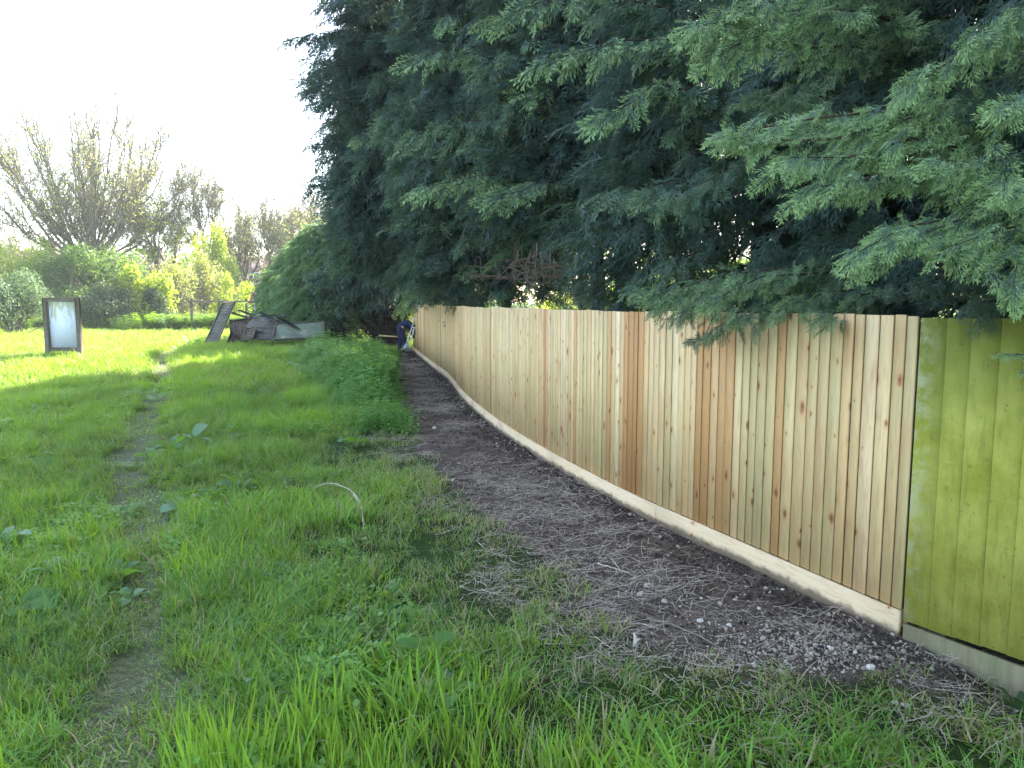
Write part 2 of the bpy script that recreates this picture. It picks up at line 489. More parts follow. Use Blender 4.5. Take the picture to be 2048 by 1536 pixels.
# ================================================================== GROUND
def axis(stops):
    """stops: list of (position, spacing)"""
    out = [stops[0][0]]
    while out[-1] < stops[-1][0]:
        p = out[-1]
        for (a, sa), (b, sb) in zip(stops[:-1], stops[1:]):
            if a <= p < b: st = sa+(sb-sa)*(p-a)/(b-a)
        out.append(p+st)
    return np.array(out)
def build_ground():
    gx = axis([(-900, 150), (-80, 8), (-30, .8), (-12, .16), (-5, .06), (4, .05), (7, .5), (30, 2), (120, 20), (900, 150)])
    gy = axis([(-60, 15), (-8, 1.5), (1.5, .09), (2.6, .045), (8, .05), (14, .10), (32, .25), (60, 1.2), (200, 20), (1500, 200)])
    X, Y = np.meshgrid(gx, gy)
    Z = h(X, Y)
    V = np.stack([X, Y, Z], -1).reshape(-1, 3)
    ny, nx = X.shape
    i = np.arange(ny-1)[:, None]*nx+np.arange(nx-1)[None]
    F = np.stack([i, i+1, i+nx+1, i+nx], -1).reshape(-1, 4)
    x, y = V[:, 0], V[:, 1]
    s = m_soil(x, y); p = m_path(x, y); b = m_bare(x, y)
    chalk = .25+.9*np.exp(-((x-1.62)/.5)**2-((y-3.88)/.30)**2)+.5*np.exp(-((x-1.2)/.6)**2-((y-4.4)/.5)**2)
    s = np.where(x > 2.8+0*y, np.where(y > 2.2, np.maximum(s, -.1), s), s)
    A = {'soil': sm(-.06, .10, s), 'path': sm(-.12, .15, p), 'bare': sm(-.1, .3, b), 'chalk': chalk}
    fs, fp = s[F].mean(1) > 0, p[F].mean(1) > 0
    near = (y[F].mean(1) < 45)
    for name, msk in (('soil_strip', fs & near), ('dirt_path', fp & ~fs & near), ('ground', ~((fs | fp) & near))):
        f = F[msk]
        u, inv = np.unique(f, return_inverse=True)
        me = newmesh(name, V[u], inv.reshape(-1, 4), {k: a[u] for k, a in A.items()}, True)
        tag(obj(name, me, None, M_GROUND), kind='structure')
build_ground()

# ================================================================== GRASS (stuff)
def tuft(seed, nb, rad, hm, hs, lean, wid, droop):
    r = np.random.default_rng(seed)
    V = []; F4 = []; F3 = []; H = []; Q = []
    for b in range(nb):
        a = r.uniform(0, 2*np.pi); q = rad*math.sqrt(r.uniform())
        o = np.array([q*math.cos(a), q*math.sin(a), -.01])
        az = r.uniform(0, 2*np.pi); d = np.array([math.cos(az), math.sin(az), 0]); s_ = np.array([-d[1], d[0], 0])
        L = max(.03, r.normal(hm, hs)); le = abs(r.normal(0, lean)); dr = droop*r.uniform(.3, 1.4)
        wd = wid*r.uniform(.7, 1.25)
        k0 = len(V); rv = r.uniform()
        tw = r.uniform(-.6, .6)
        for j, t in enumerate((0, .35, .7, 1)):
            ang = le+dr*t*t
            if j == 0: p = o.copy(); ta = 0
            else:
                am = le+dr*((t+ta)/2)**2
                p = p+(d*math.sin(am)+np.array([0, 0, math.cos(am)]))*L*(t-ta); ta = t
            sv = s_*math.cos(tw*t)+d*math.sin(tw*t)
            if j < 3:
                ww = wd*(.8, 1, .7)[j]/2
                V += [p-sv*ww, p+sv*ww]; H += [t, t]; Q += [rv, rv]
            else:
                V.append(p); H.append(1); Q.append(rv)
        F4 += [(k0, k0+1, k0+3, k0+2), (k0+2, k0+3, k0+5, k0+4)]; F3.append((k0+4, k0+5, k0+6))
    me = newmesh('tuft', np.array(V), [np.array(F4), np.array(F3)], {'hgt': np.array(H), 'rnd': np.array(Q)}, True)
    me.materials.append(M_GRASS)
    return me
def herb(seed):
    r = np.random.default_rng(seed); V = []; F = []; H = []; Q = []
    for b in range(46):
        p = np.array([*r.normal(0, .06, 2), r.uniform(.015, .10)]); a = r.uniform(0, 6.28); L = r.uniform(.010, .022); rv = r.uniform(.3, 1)
        d = np.array([math.cos(a), math.sin(a), r.uniform(-.1, .6)]); s_ = np.array([-d[1], d[0], r.uniform(-.3, .3)]); k = len(V)
        V += [p, p+d*L+s_*L*.75, p+d*L*2.0, p+d*L-s_*L*.75]; F.append((k, k+1, k+2, k+3)); H += [.5, .9, .9, .9]; Q += [rv]*4
    me = newmesh('herb', np.array(V), np.array(F), {'hgt': np.array(H), 'rnd': np.array(Q)}, True); me.materials.append(M_GRASS); return me
def straw_tuft(seed, nb, rad):
    r = np.random.default_rng(seed); V = []; F = []; Q = []
    for b in range(nb):
        o = np.array([*(r.normal(0, rad, 2)), r.uniform(0, .02)]); a = r.uniform(0, 6.28); L = r.uniform(.04, .16)
        bend = r.uniform(-.8, .8); k = len(V); n = 3; p = o.copy(); rv = r.uniform(); el = r.normal(0, .18)
        for j in range(n+1):
            d = np.array([math.cos(a), math.sin(a), el]); s_ = np.array([-d[1], d[0], .3])*.0016*(1-.5*j/n)
            V += [p-s_, p+s_]; Q += [rv, rv]; p = p+d*L/n; a += bend/n; p[2] = max(p[2], .002)
        for j in range(n): F.append((k+2*j, k+2*j+1, k+2*j+3, k+2*j+2))
    return newmesh('straw', np.array(V), np.array(F), {'rnd': np.array(Q)})

def scatter_gn(name, pts, rot, scl, idx, meshes, attrs, m=None):
    """one stuff object: instances of a few meshes on a point cloud"""
    col = bpy.data.collections.new(name+' source')
    for i, me in enumerate(meshes):
        if m and not len(me.materials): me.materials.append(m)
        o = bpy.data.objects.new('%s_%02d' % (name, i), me); col.objects.link(o)
    me = bpy.data.meshes.new(name)
    me.vertices.add(len(pts)); me.vertices.foreach_set('co', np.asarray(pts, np.float32).ravel())
    a = me.attributes.new('rot', 'FLOAT_VECTOR', 'POINT'); a.data.foreach_set('vector', np.asarray(rot, np.float32).ravel())
    a = me.attributes.new('scl', 'FLOAT_VECTOR', 'POINT'); a.data.foreach_set('vector', np.asarray(scl, np.float32).ravel())
    a = me.attributes.new('idx', 'INT', 'POINT'); a.data.foreach_set('value', np.asarray(idx, np.int32))
    for k, v in attrs.items():
        a = me.attributes.new(k, 'FLOAT', 'POINT'); a.data.foreach_set('value', np.asarray(v, np.float32))
    o = obj(name, me)
    g = bpy.data.node_groups.new(name, 'GeometryNodeTree')
    g.interface.new_socket('Geometry', in_out='INPUT', socket_type='NodeSocketGeometry')
    g.interface.new_socket('Geometry', in_out='OUTPUT', socket_type='NodeSocketGeometry')
    N = g.nodes.new; L = g.links.new
    gi, go = N('NodeGroupInput'), N('NodeGroupOutput')
    ci = N('GeometryNodeCollectionInfo'); ci.inputs['Collection'].default_value = col
    ci.inputs['Separate Children'].default_value = True; ci.inputs['Reset Children'].default_value = True
    ip = N('GeometryNodeInstanceOnPoints'); ip.inputs['Pick Instance'].default_value = True
    def na(nm, ty):
        q = N('GeometryNodeInputNamedAttribute'); q.data_type = ty; q.inputs['Name'].default_value = nm; return q.outputs['Attribute']
    e = N('FunctionNodeEulerToRotation')
    L(gi.outputs[0], ip.inputs['Points']); L(ci.outputs[0], ip.inputs['Instance'])
    L(na('idx', 'INT'), ip.inputs['Instance Index'])
    L(na('rot', 'FLOAT_VECTOR'), e.inputs[0]); L(e.outputs[0], ip.inputs['Rotation'])
    L(na('scl', 'FLOAT_VECTOR'), ip.inputs['Scale']); L(ip.outputs[0], go.inputs[0])
    md = o.modifiers.new('scatter', 'NODES'); md.node_group = g
    return o

def visible(x, y, z, pad=.12, extra=.9):
    """inside the view cone, widened so that a step to the side is still covered"""
    yc = CT*y-ST*(z-CAMZ); zc = ST*y+CT*(z-CAMZ)
    yc = np.maximum(yc, .01)
    return (y > 1.0) & (np.abs(x) < yc*(1024/FPX+pad)+extra) & (zc/yc > -(768/FPX+.10)-.6/yc) & (zc/yc < 768/FPX+.1)

def tall_zone(x, y):
    """fresh upright grass in the near middle of the picture"""
    return np.clip(np.exp(-((x+.35)/.75)**2-((y-2.55)/.5)**2)*1.5, 0, 1)

def build_grass():
    tufts = [tuft(1, 34, .10, .17, .04, .28, .0052, .9), tuft(2, 34, .10, .13, .04, .45, .0048, 1.3), tuft(3, 30, .10, .20, .05, .35, .0050, 1.6),
             tuft(4, 26, .11, .055, .02, .7, .0045, .8), tuft(5, 26, .12, .04, .015, .9, .0042, .8),
             tuft(6, 12, .09, .24, .05, .14, .0085, .35), tuft(7, 40, .16, .19, .05, .4, .009, 1.2), tuft(8, 40, .18, .15, .05, .55, .010, 1.1),
             tuft(9, 16, .05, .15, .04, .6, .0040, 1.8), herb(10)]
    P = []; RT = []; SC = []; ID = []; TI = []; DR = []
    r = np.random.default_rng(11)
    def zone(x0, x1, y0, y1, dens, far, only=False):
        n = int((x1-x0)*(y1-y0)*dens)
        x = r.uniform(x0, x1, n); y = r.uniform(y0, y1, n)
        z = h(x, y)
        s = m_soil(x, y); p = m_path(x, y); b = m_bare(x, y)
        df, _ = seg_dist(x, y, FENCE)
        k = visible(x, y, z)
        # right of the fence: only the open land well behind it
        fx = np.interp(y, [q[1] for q in FENCE], [q[0] for q in FENCE])
        beh = (x > fx-.02)
        k &= ~(beh & (y < 28.8)) | (far & beh & (x > fx+5) & (y > 14))
        net = in_poly(x, y, NETTLE)
        patch = fbm(x, y, 1.1, 21); patch2 = fbm(x, y, .45, 31)
        ds = np.maximum(0, -s)                    # distance out from the soil edge
        # thin, worn zone between the soil and the thick turf
        thin = sm(1.9, .25, ds+ (patch-.5)*1.3)*sm(13, 9, y)
        right_low = sm(.2, 1.0, x)*sm(3.7, 3.2, y)   # lower right corner: thin grass over soil
        keep = np.ones(n)
        keep = np.where(s > .03, .0 + .03*(s < .2), keep)
        keep = keep*(1-.42*thin*(s < .03))*(1-.3*right_low)
        pe = sm(-.12, .18, p)
        keep = keep*(1-.58*pe*(patch2+.35))
        keep = np.where(b > .15, .06, keep)
        keep = np.where((s < .03) & (patch < .30) & (thin > .2), keep*.45, keep)
        if only: keep = sm(-.25, .05, p)*(b < .15)*(s < -.1)*(.45+.6*patch)
        k &= (r.uniform(0, 1, n) < keep)
        x, y, z, s, p, pe, thin, patch, patch2, net, ds = [q[k] for q in (x, y, z, s, p, pe, thin, patch, patch2, net, ds)]
        m = len(x)
        tz = tall_zone(x, y)
        u = r.uniform(0, 1, m)
        short = np.clip(pe*1.3+thin*.68+(s > -.02)*.5, 0, 1)*(1-.6*sm(.2, 1.0, x)*sm(3.7, 3.2, y))
        if far: idx = np.where(u < .55, 6, 7)
        else: idx = np.where(u < .3, 0, np.where(u < .62, 1, np.where(u < .9, 2, 8)))
        u2 = r.uniform(0, 1, m)
        idx = np.where(u2 < short, np.where(u < .5, 3, 4), idx)
        idx = np.where(r.uniform(0, 1, m) < tz*.75, 5, idx)
        if not far: idx = np.where((r.uniform(0, 1, m) < .35) & (fbm(x, y, 1.7, 88) > .60) & (s < -.7), 9, idx)
        sc = r.uniform(.7, 1.2, m)*(.42+1.25*patch)*(.85+.3*patch2)
        sc = np.where(far & (idx < 6), sc*1.6, sc)
        leftlong = sm(-1.5, -3, x)*.10
        hz = sc*(1+leftlong)*(1-.25*thin)
        hz = hz*np.where(tz > .3, 1.05, 1)
        hz = hz*(1-.35*net)*np.where(tz > .3, .92, .96-.26*sm(6, 3.2, y)-.18*sm(.2, 1.0, x)*sm(4.5, 3.6, y))*(1-.35*pe)
        SC.append(np.stack([sc, sc, hz], 1)); P.append(np.stack([x, y, z], 1))
        lean = .16
        fa = fbm(x, y, .55, 71)*9; fm = .10+.55*fbm(x, y, 1.3, 75)*(1-short)
        RT.append(np.stack([r.normal(0, lean, m)+fm*np.cos(fa), r.normal(0, lean, m)+fm*np.sin(fa), r.uniform(0, 6.28, m)], 1))
        ID.append(idx)
        TI.append(np.clip(.5+1.9*(patch-.5)+1.2*(patch2-.5)+r.normal(0, .2, m)+tz*.45-.5*(x > .4)*(y < 4)*.6-.12*thin, 0, 1))
        DR.append(np.clip(.05+.22*thin+.22*(s > -.25)*(y < 9)+.18*pe+.10*(r.uniform(0, 1, m) < .12), 0, .8))
    zone(-6, -.5, 1.2, 7, 120, False, True); zone(-9, -3, 7, 16, 40, False, True)
    zone(-5, 4, 1.2, 5, 240, False)
    zone(-9, 3, 5, 9, 150, False)
    zone(-13, 3, 9, 15, 95, False)
    zone(-26, 10, 15, 26, 42, True)
    zone(-44, 20, 26, 60, 13, True)
    o = scatter_gn('grass', np.concatenate(P), np.concatenate(RT), np.concatenate(SC), np.concatenate(ID), tufts,
                   {'tint': np.concatenate(TI), 'dry': np.concatenate(DR)})
    tag(o, 'rough green meadow grass with long and short blades', 'grass', kind='stuff')
    print('tufts', sum(len(q) for q in P))
build_grass()

def build_litter():
    n = NT('dry straw'); rv = n.attr('rnd')
    col = n.ramp(rv, [(0, (.09, .07, .055)), (.5, (.25, .20, .155)), (1, (.50, .43, .33))])
    m = n.end(n.princ(col, .85))
    ms = [straw_tuft(20+i, 46, .10) for i in range(4)]
    r = np.random.default_rng(5)
    N_ = 15000
    y = 2.2+27*r.uniform(0, 1, N_)**2.2; x = r.uniform(-7, 4, N_)
    s = m_soil(x, y); z = h(x, y)
    fx = np.interp(y, [q[1] for q in FENCE], [q[0] for q in FENCE])
    f = fbm(x, y, 1.6, 40)
    dff, _ = seg_dist(x, y, FENCE)
    k = (s > np.where(y < 3.5, -.2, -.5)) & (x < fx-.1) & visible(x, y, z) & (r.uniform(0, 1, N_) < np.where(s > 0, .14+.75*sm(.42, .62, f), .28)) & ((dff > .32) | (r.uniform(0, 1, N_) < .2))
    x, y, z = x[k], y[k], z[k]; m_ = len(x)
    sc = r.uniform(.6, 1.2, m_)*(1+y*.03)
    o = scatter_gn('straw_litter', np.stack([x, y, z+.004], 1), np.stack([r.normal(0, .05, m_), r.normal(0, .05, m_), r.uniform(0, 6.28, m_)], 1),
                   np.stack([sc]*3, 1), r.integers(0, 4, m_), ms, {}, m)
    tag(o, 'dead straw and grass stems strewn over the bare soil strip', 'straw', kind='stuff')
    # gravel and clods
    def pebble(seed, q):
        rr = np.random.default_rng(seed)
        t = (1+5**.5)/2
        V = np.array([(-1, t, 0), (1, t, 0), (-1, -t, 0), (1, -t, 0), (0, -1, t), (0, 1, t), (0, -1, -t), (0, 1, -t), (t, 0, -1), (t, 0, 1), (-t, 0, -1), (-t, 0, 1)], float)/2
        V *= rr.uniform(.7, 1.25, (12, 1)); V[:, 2] *= q
        F = [(0, 11, 5), (0, 5, 1), (0, 1, 7), (0, 7, 10), (0, 10, 11), (1, 5, 9), (5, 11, 4), (11, 10, 2), (10, 7, 6), (7, 1, 8), (3, 9, 4), (3, 4, 2), (3, 2, 6), (3, 6, 8), (3, 8, 9), (4, 9, 5), (2, 4, 11), (6, 2, 10), (8, 6, 7), (9, 8, 1)]
        return newmesh('pebble', V, np.array(F))
    n = NT('chalk gravel'); t = n.attr('tint', 'INSTANCER')
    col = n.ramp(t, [(0, (.022, .017, .013)), (.45, (.06, .045, .035)), (.6, (.27, .22, .165)), (1, (.54, .47, .38))])
    mg = n.end(n.princ(col, .9, n.noise(n.objco(), 3, 4), .5, .1))
    ps = [pebble(60+i, .7) for i in range(5)]
    n1, n2 = 4500, 15000
    n1 = 3400; w1 = np.where(r.uniform(0, 1, n1) < .72, .38, 1.0)
    x1 = 1.62+r.normal(0, .62, n1)*w1; y1 = 3.88+r.normal(0, .40, n1)*w1; t1 = r.uniform(.4, 1, n1); s1 = .003+.010*r.uniform(0, 1, n1)**4+.003*(r.uniform(0, 1, n1) < .2)
    y2 = 2.5+26*r.uniform(0, 1, n2)**1.8; fx2 = np.interp(y2, [q[1] for q in FENCE], [q[0] for q in FENCE])
    nearf = r.uniform(0, 1, n2) < .6
    x2 = np.where(nearf, fx2-.07-np.abs(r.normal(0, .20, n2)), fx2-r.uniform(0, 3, n2))
    t2 = np.where(r.uniform(0, 1, n2) < .06, .8, r.uniform(0, .45, n2)); s2 = (.004+.013*r.uniform(0, 1, n2)**3)*(1+y2*.03)
    x = np.concatenate([x1, x2]); y = np.concatenate([y1, y2]); t = np.concatenate([t1, t2]); sc = np.concatenate([s1, s2])
    s = m_soil(x, y); z = h(x, y)
    fx = np.interp(y, [q[1] for q in FENCE], [q[0] for q in FENCE])
    k = (s > -.05) & (x < fx-.06) & visible(x, y, z)
    x, y, z, t, sc = x[k], y[k], z[k], t[k], sc[k]; m_ = len(x)
    o = scatter_gn('gravel', np.stack([x, y, z+sc*.2], 1), r.uniform(0, 6.28, (m_, 3)), np.stack([sc]*3, 1), r.integers(0, 5, m_), ps, {'tint': t}, mg)
    tag(o, 'crumbled soil clods and pale chalk gravel along the fence foot', 'gravel', kind='stuff')
build_litter()

# ================================================================== FENCES
def fence_at(s, P=FENCE):
    for a, b in zip(P[:-1], P[1:]):
        L = math.hypot(b[0]-a[0], b[1]-a[1])
        if s <= L or b is P[-1]:
            t = s/L
            return (a[0]+(b[0]-a[0])*t, a[1]+(b[1]-a[1])*t), ((b[0]-a[0])/L, (b[1]-a[1])/L)
        s -= L
FTOP = 1.805
def smooth_line(P, n=400):
    """Catmull-Rom through the points"""
    P = [np.array(p) for p in P]; Q = [2*P[0]-P[1]]+P+[2*P[-1]-P[-2]]; out = []
    for i in range(1, len(Q)-2):
        for t in np.linspace(0, 1, 14, endpoint=False):
            a, b, c, d = Q[i-1:i+3]
            out.append(.5*((2*b)+(-a+c)*t+(2*a-5*b+4*c-d)*t*t+(-a+3*b-3*c+d)*t**3))
    out.append(P[-1])
    return [tuple(o) for o in out]
NEWL = smooth_line(FENCE[2:])
OLDL = [FENCE[2], (2.53, 3.48), (4.9, -.09)]

def board_mesh(line, cover, z0f, ztopf, seed, thick=(.011, .015), jitter=.002, over=-.009, start=0.0, skip_last=0):
    L = sum(math.hypot(b[0]-a[0], b[1]-a[1]) for a, b in zip(line[:-1], line[1:]))
    r = np.random.default_rng(seed)
    mb = MB(); s = start; i = 0
    while s < L-.02:
        wd = cover*r.uniform(.82, 1.14)
        e = min(s+wd, L)
        (x0, y0), _ = fence_at(s, line); (x1, y1), t = fence_at(min(e+over, L), line)
        d = math.hypot(x1-x0, y1-y0); t = ((x1-x0)/d, (y1-y0)/d)
        nx, ny = -t[1], t[0]                       # to the camera side
        if nx > 0: nx, ny = -nx, -ny
        zb = z0f(s)+r.uniform(0, .004); zt = ztopf(s)+r.normal(0, jitter)
        tilt = r.normal(0, .0015); off = r.uniform(0, .0025)
        def q(a, o, z):
            return (x0+t[0]*a+nx*(o+off), y0+t[1]*a+ny*(o+off), z)
        a0, a1 = -tilt*2, d
        # thick edge at the far side, thin edge tucked under the next board nearer the camera
        T0, T1 = thick
        prof = [(a0, .0), (a0, .0+T1*.85), (a0+.003, .0+T1), (a1, T0), (a1, .0)]
        V = []; B = []
        ps = r.uniform(0, 50)
        for z in (zb, zt):
            for (a, o) in prof:
                V.append(q(a, o, z)); B.append((a+ps, o, z+ps*3))
        F = [(k, (k+1) % 5, (k+1) % 5+5, k+5) for k in range(5)]
        sc_ = float(fbm(np.array([s]), np.array([3.3]), 1.7, 33, 2)[0])
        hot = (1.45 < s < 1.95 or 2.8 < s < 3.05 or 4.85 < s < 5.05 or 7.6 < s < 7.9 or sc_ > .66)
        mb.add(V, F, (r.uniform(.72, 1.0) if r.uniform() < .75 else r.uniform(.5, .7)) if hot else r.uniform(0, .86)**1.1, B)
        for k0, flip in ((0, 1), (5, 0)):
            f1 = (k0, k0+1, k0+2, k0+3); f2 = (k0, k0+3, k0+4)
            mb.F4.append([j+mb.n-10 for j in (f1[::-1] if flip else f1)]); mb.F3.append([j+mb.n-10 for j in (f2[::-1] if flip else f2)])
        s = e; i += 1
    return mb, L
def ztop_new(s): return FTOP+.006*math.sin(s*1.3)+.004*math.sin(s*3.7)
f = empty('closeboard_fence', (*FENCE[2], 0), 'new pale softwood close-board fence curving along the bare soil strip', 'fence')
def under(o, root):
    o.parent = root; o.matrix_parent_inverse = Matrix.Translation(root.location).inverted() if root.rotation_euler == Euler((0, 0, 0)) else root.matrix_basis.inverted()
mb, LN = board_mesh(NEWL, .088, lambda s: .165, ztop_new, 3)
under(mb.build('boards', M_BOARD), f)
M_GAP_SHADE = mat_bark('dark gap shade', (.02, .014, .010), (.05, .035, .025))  # dark sheet added behind the boards: shade of the gaps put into colour
def strip_box(line, s0, s1, off0, off1, z0, z1, name, m, root, rnd, step=.4, ends=0):
    n = max(1, int((s1-s0)/step)); mb = MB(); V = []; B = []
    for i in range(n+1):
        s = s0+(s1-s0)*i/n
        (x, y), _ = fence_at(s, line)
        (xa, ya), _ = fence_at(max(0, s-.05), line); (xb, yb), _ = fence_at(s+.05, line)
        t = np.array([xb-xa, yb-ya]); t /= np.linalg.norm(t); nx, ny = -t[1], t[0]
        if nx > 0: nx, ny = -nx, -ny
        for o, z in ((off0, z0), (off1, z0), (off1, z1), (off0, z1)):
            V.append((x+nx*o, y+ny*o, z)); B.append((z+rnd*31, o, s))
    F = [(i*4+k, i*4+4+k, i*4+4+(k+1) % 4, i*4+(k+1) % 4) for i in range(n) for k in range(4)]
    F += [(0, 1, 2, 3), (n*4+3, n*4+2, n*4+1, n*4)]
    mb.add(V, F, rnd, B)
    o = mb.build(name, m); under(o, root); return o
s = 0; k = 0; r_ = random.Random(4)
while s < LN-.3:
    e = min(s+2.38, LN)
    strip_box(NEWL, s, e-.004, .006, .034+.002*(k % 2), -.12, .160, 'gravel_board', M_GBN, f, r_.random()*.6)
    s = e; k += 1
for z in (.38, .95, 1.6):
    s = 0
    strip_box(NEWL, .1, LN-.05, -.075, -.003, z-.04, z+.04, 'rail', M_BOARD, f, .3)
s = .15
while s < LN:
    (x, y), t = fence_at(s, NEWL)
    a = math.atan2(t[1], t[0])
    mb = MB(); mb.box((x+t[1]*.13, y-t[0]*.13, .85), (.1, .1, 1.86), Matrix.Rotation(a, 3, 'Z'), .3, .004)
    under(mb.build('post', M_BOARD), f); s += 2.38

strip_box(NEWL, .0, LN, -.008, -.002, .17, FTOP-.03, 'gap_shade_strip', M_GAP_SHADE, f, .3)
g = empty('green_fence', (2.53, 3.48, 0), 'old board fence painted lime green, joined to the new fence', 'fence')
mb, LO = board_mesh(OLDL, .118, lambda s: .108+.02*math.sin(s*4)*math.sin(s*2.1)**2, lambda s: 1.80, 9, thick=(.003, .009), jitter=.001, over=.010, start=.012)
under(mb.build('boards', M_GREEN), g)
strip_box(OLDL, .03, 2.9, .010, .040, -.20, .098, 'gravel_board', M_GRAVB, g, .2)
strip_box(OLDL, 2.905, LO, .010, .040, -.20, .098, 'gravel_board', M_GRAVB, g, .7)
for z in (.38, .95, 1.6): strip_box(OLDL, .06, LO, -.075, -.003, z-.04, z+.04, 'rail', M_GRAVB, g, .3)
strip_box(OLDL, .01, LO, -.008, -.002, .12, 1.77, 'gap_shade_strip', M_GAP_SHADE, g, .3)
for s in (.1, 2.5, 4.9):
    (x, y), t = fence_at(s, OLDL)
    mb = MB(); mb.box((x-t[1]*.13, y+t[0]*.13, .85), (.1, .1, 1.8), Matrix.Rotation(math.atan2(t[1], t[0]), 3, 'Z'), .3, .004)
    under(mb.build('post', M_GRAVB), g)

# ================================================================== CONIFERS
def spray_tpl(seed, nside, ntert, wid, droop=.5):
    """flat feathery spray, 1 m long along +X, lying in XY; returns V, F(quads), tip value"""
    r = np.random.default_rng(seed); V = []; F = []; T = []
    def blade(p, d, L, w_, t0, t1, zc):
        d = d/np.linalg.norm(d); s_ = np.cross(d, [0, 0, 1]); s_ /= np.linalg.norm(s_)+1e-9
        s_ = s_+np.array([0, 0, r.uniform(-.9, .9)])
        m_ = p+d*L*.45+np.array([0, 0, .02*L]); e = p+d*L+np.array([0, 0, -zc*L*.2]); k = len(V)
        V.extend([p-s_*w_*.25, m_-s_*w_*.5, e, m_+s_*w_*.5]); F.append((k, k+1, k+2, k+3))
        T.extend([t0, (t0+t1)/2, t1, (t0+t1)/2])
    n = 6; ax = [np.array([0., 0, 0])]
    cy = r.uniform(-.15, .15)
    for i in range(n):
        t = (i+.5)/n
        ax.append(ax[-1]+np.array([1, cy*t, -droop*t*1.3])/n)
    for i in range(n): blade(ax[i], ax[i+1]-ax[i], np.linalg.norm(ax[i+1]-ax[i])*1.25, wid*(1.3-.6*i/n), i/n*.7, (i+1)/n*.8, 0)
    for i in range(nside):
        t = .06+.90*i/nside
        j = t*n; a = int(j); p = ax[a]+(ax[a+1]-ax[a])*(j-a)
        sd = 1 if i % 2 else -1
        L = (.46*(1-t)**.75*min(1, .55+t*2)+.05)*r.uniform(.75, 1.2)
        an = R(r.uniform(26, 44))*sd
        d = np.array([math.cos(an), math.sin(an), r.uniform(-.75, .05)])
        q = p.copy(); steps = 2
        for u in range(steps):
            dd = d+np.array([.18*u, 0, -.18*u])
            blade(q, dd, L/steps*1.2, wid*(1.05-.3*u), .35*t+.25*u+.1, .45+.4*t+.25*u, droop)
            q = q+dd/np.linalg.norm(dd)*L/steps
        nt = max(1, int(ntert*(L/.35)+.5))
        for k in range(nt):
            u = (k+.6)/nt
            pp = p+d/np.linalg.norm(d)*L*u; s2 = 1 if k % 2 else -1
            a2 = an+R(r.uniform(18, 42))*s2
            blade(pp, np.array([math.cos(a2), math.sin(a2), r.uniform(-.9, .1)]), L*.50*(1-.6*u)+.035, wid*.72, .3+.3*t+.2*u, .75+.25*t, droop)
    return np.array(V), np.array(F), np.clip(np.array(T), 0, 1)
TPL_HI = [spray_tpl(100+i, 19, 6, .026) for i in range(5)]
TPL_MD = [spray_tpl(200+i, 14, 3, .040) for i in range(5)]
TPL_LO = [spray_tpl(300+i, 9, 1.5, .070) for i in range(5)]

def stamp(tpls, pos, dirs, roll, size, tint, limb):
    """place sprays: returns V, F, tip, tint, limb"""
    pos = np.asarray(pos); dirs = np.asarray(dirs, float); n = len(pos)
    dirs = dirs/np.linalg.norm(dirs, axis=1, keepdims=True)
    ref = np.tile(np.array([[0, 0, 1.]]), (n, 1)); ref[np.abs(dirs[:, 2]) > .97] = (1, 0, 0)
    y = np.cross(ref, dirs); y /= np.linalg.norm(y, axis=1, keepdims=True); z = np.cross(dirs, y)
    c, s = np.cos(roll)[:, None], np.sin(roll)[:, None]
    y2 = y*c+z*s; z2 = -y*s+z*c
    which = rng.integers(0, len(tpls), n)
    Vs = []; Fs = []; T = []; A = []; B = []; o = 0
    for k, (tv, tf, tt) in enumerate(tpls):
        m = which == k; c_ = m.sum()
        if not c_: continue
        M = np.stack([dirs[m], y2[m], z2[m]], 1)*size[m][:, None, None]
        V = np.einsum('vk,nkj->nvj', tv, M)+pos[m][:, None]
        Vs.append(V.reshape(-1, 3)); Fs.append((tf[None]+(np.arange(c_)*len(tv))[:, None, None]).reshape(-1, 4)+o)
        T.append(np.tile(tt, c_)); A.append(np.repeat(tint[m], len(tv))); B.append(np.repeat(limb[m], len(tv)))
        o += c_*len(tv)
    return np.concatenate(Vs), np.concatenate(Fs), np.concatenate(T), np.concatenate(A), np.concatenate(B)

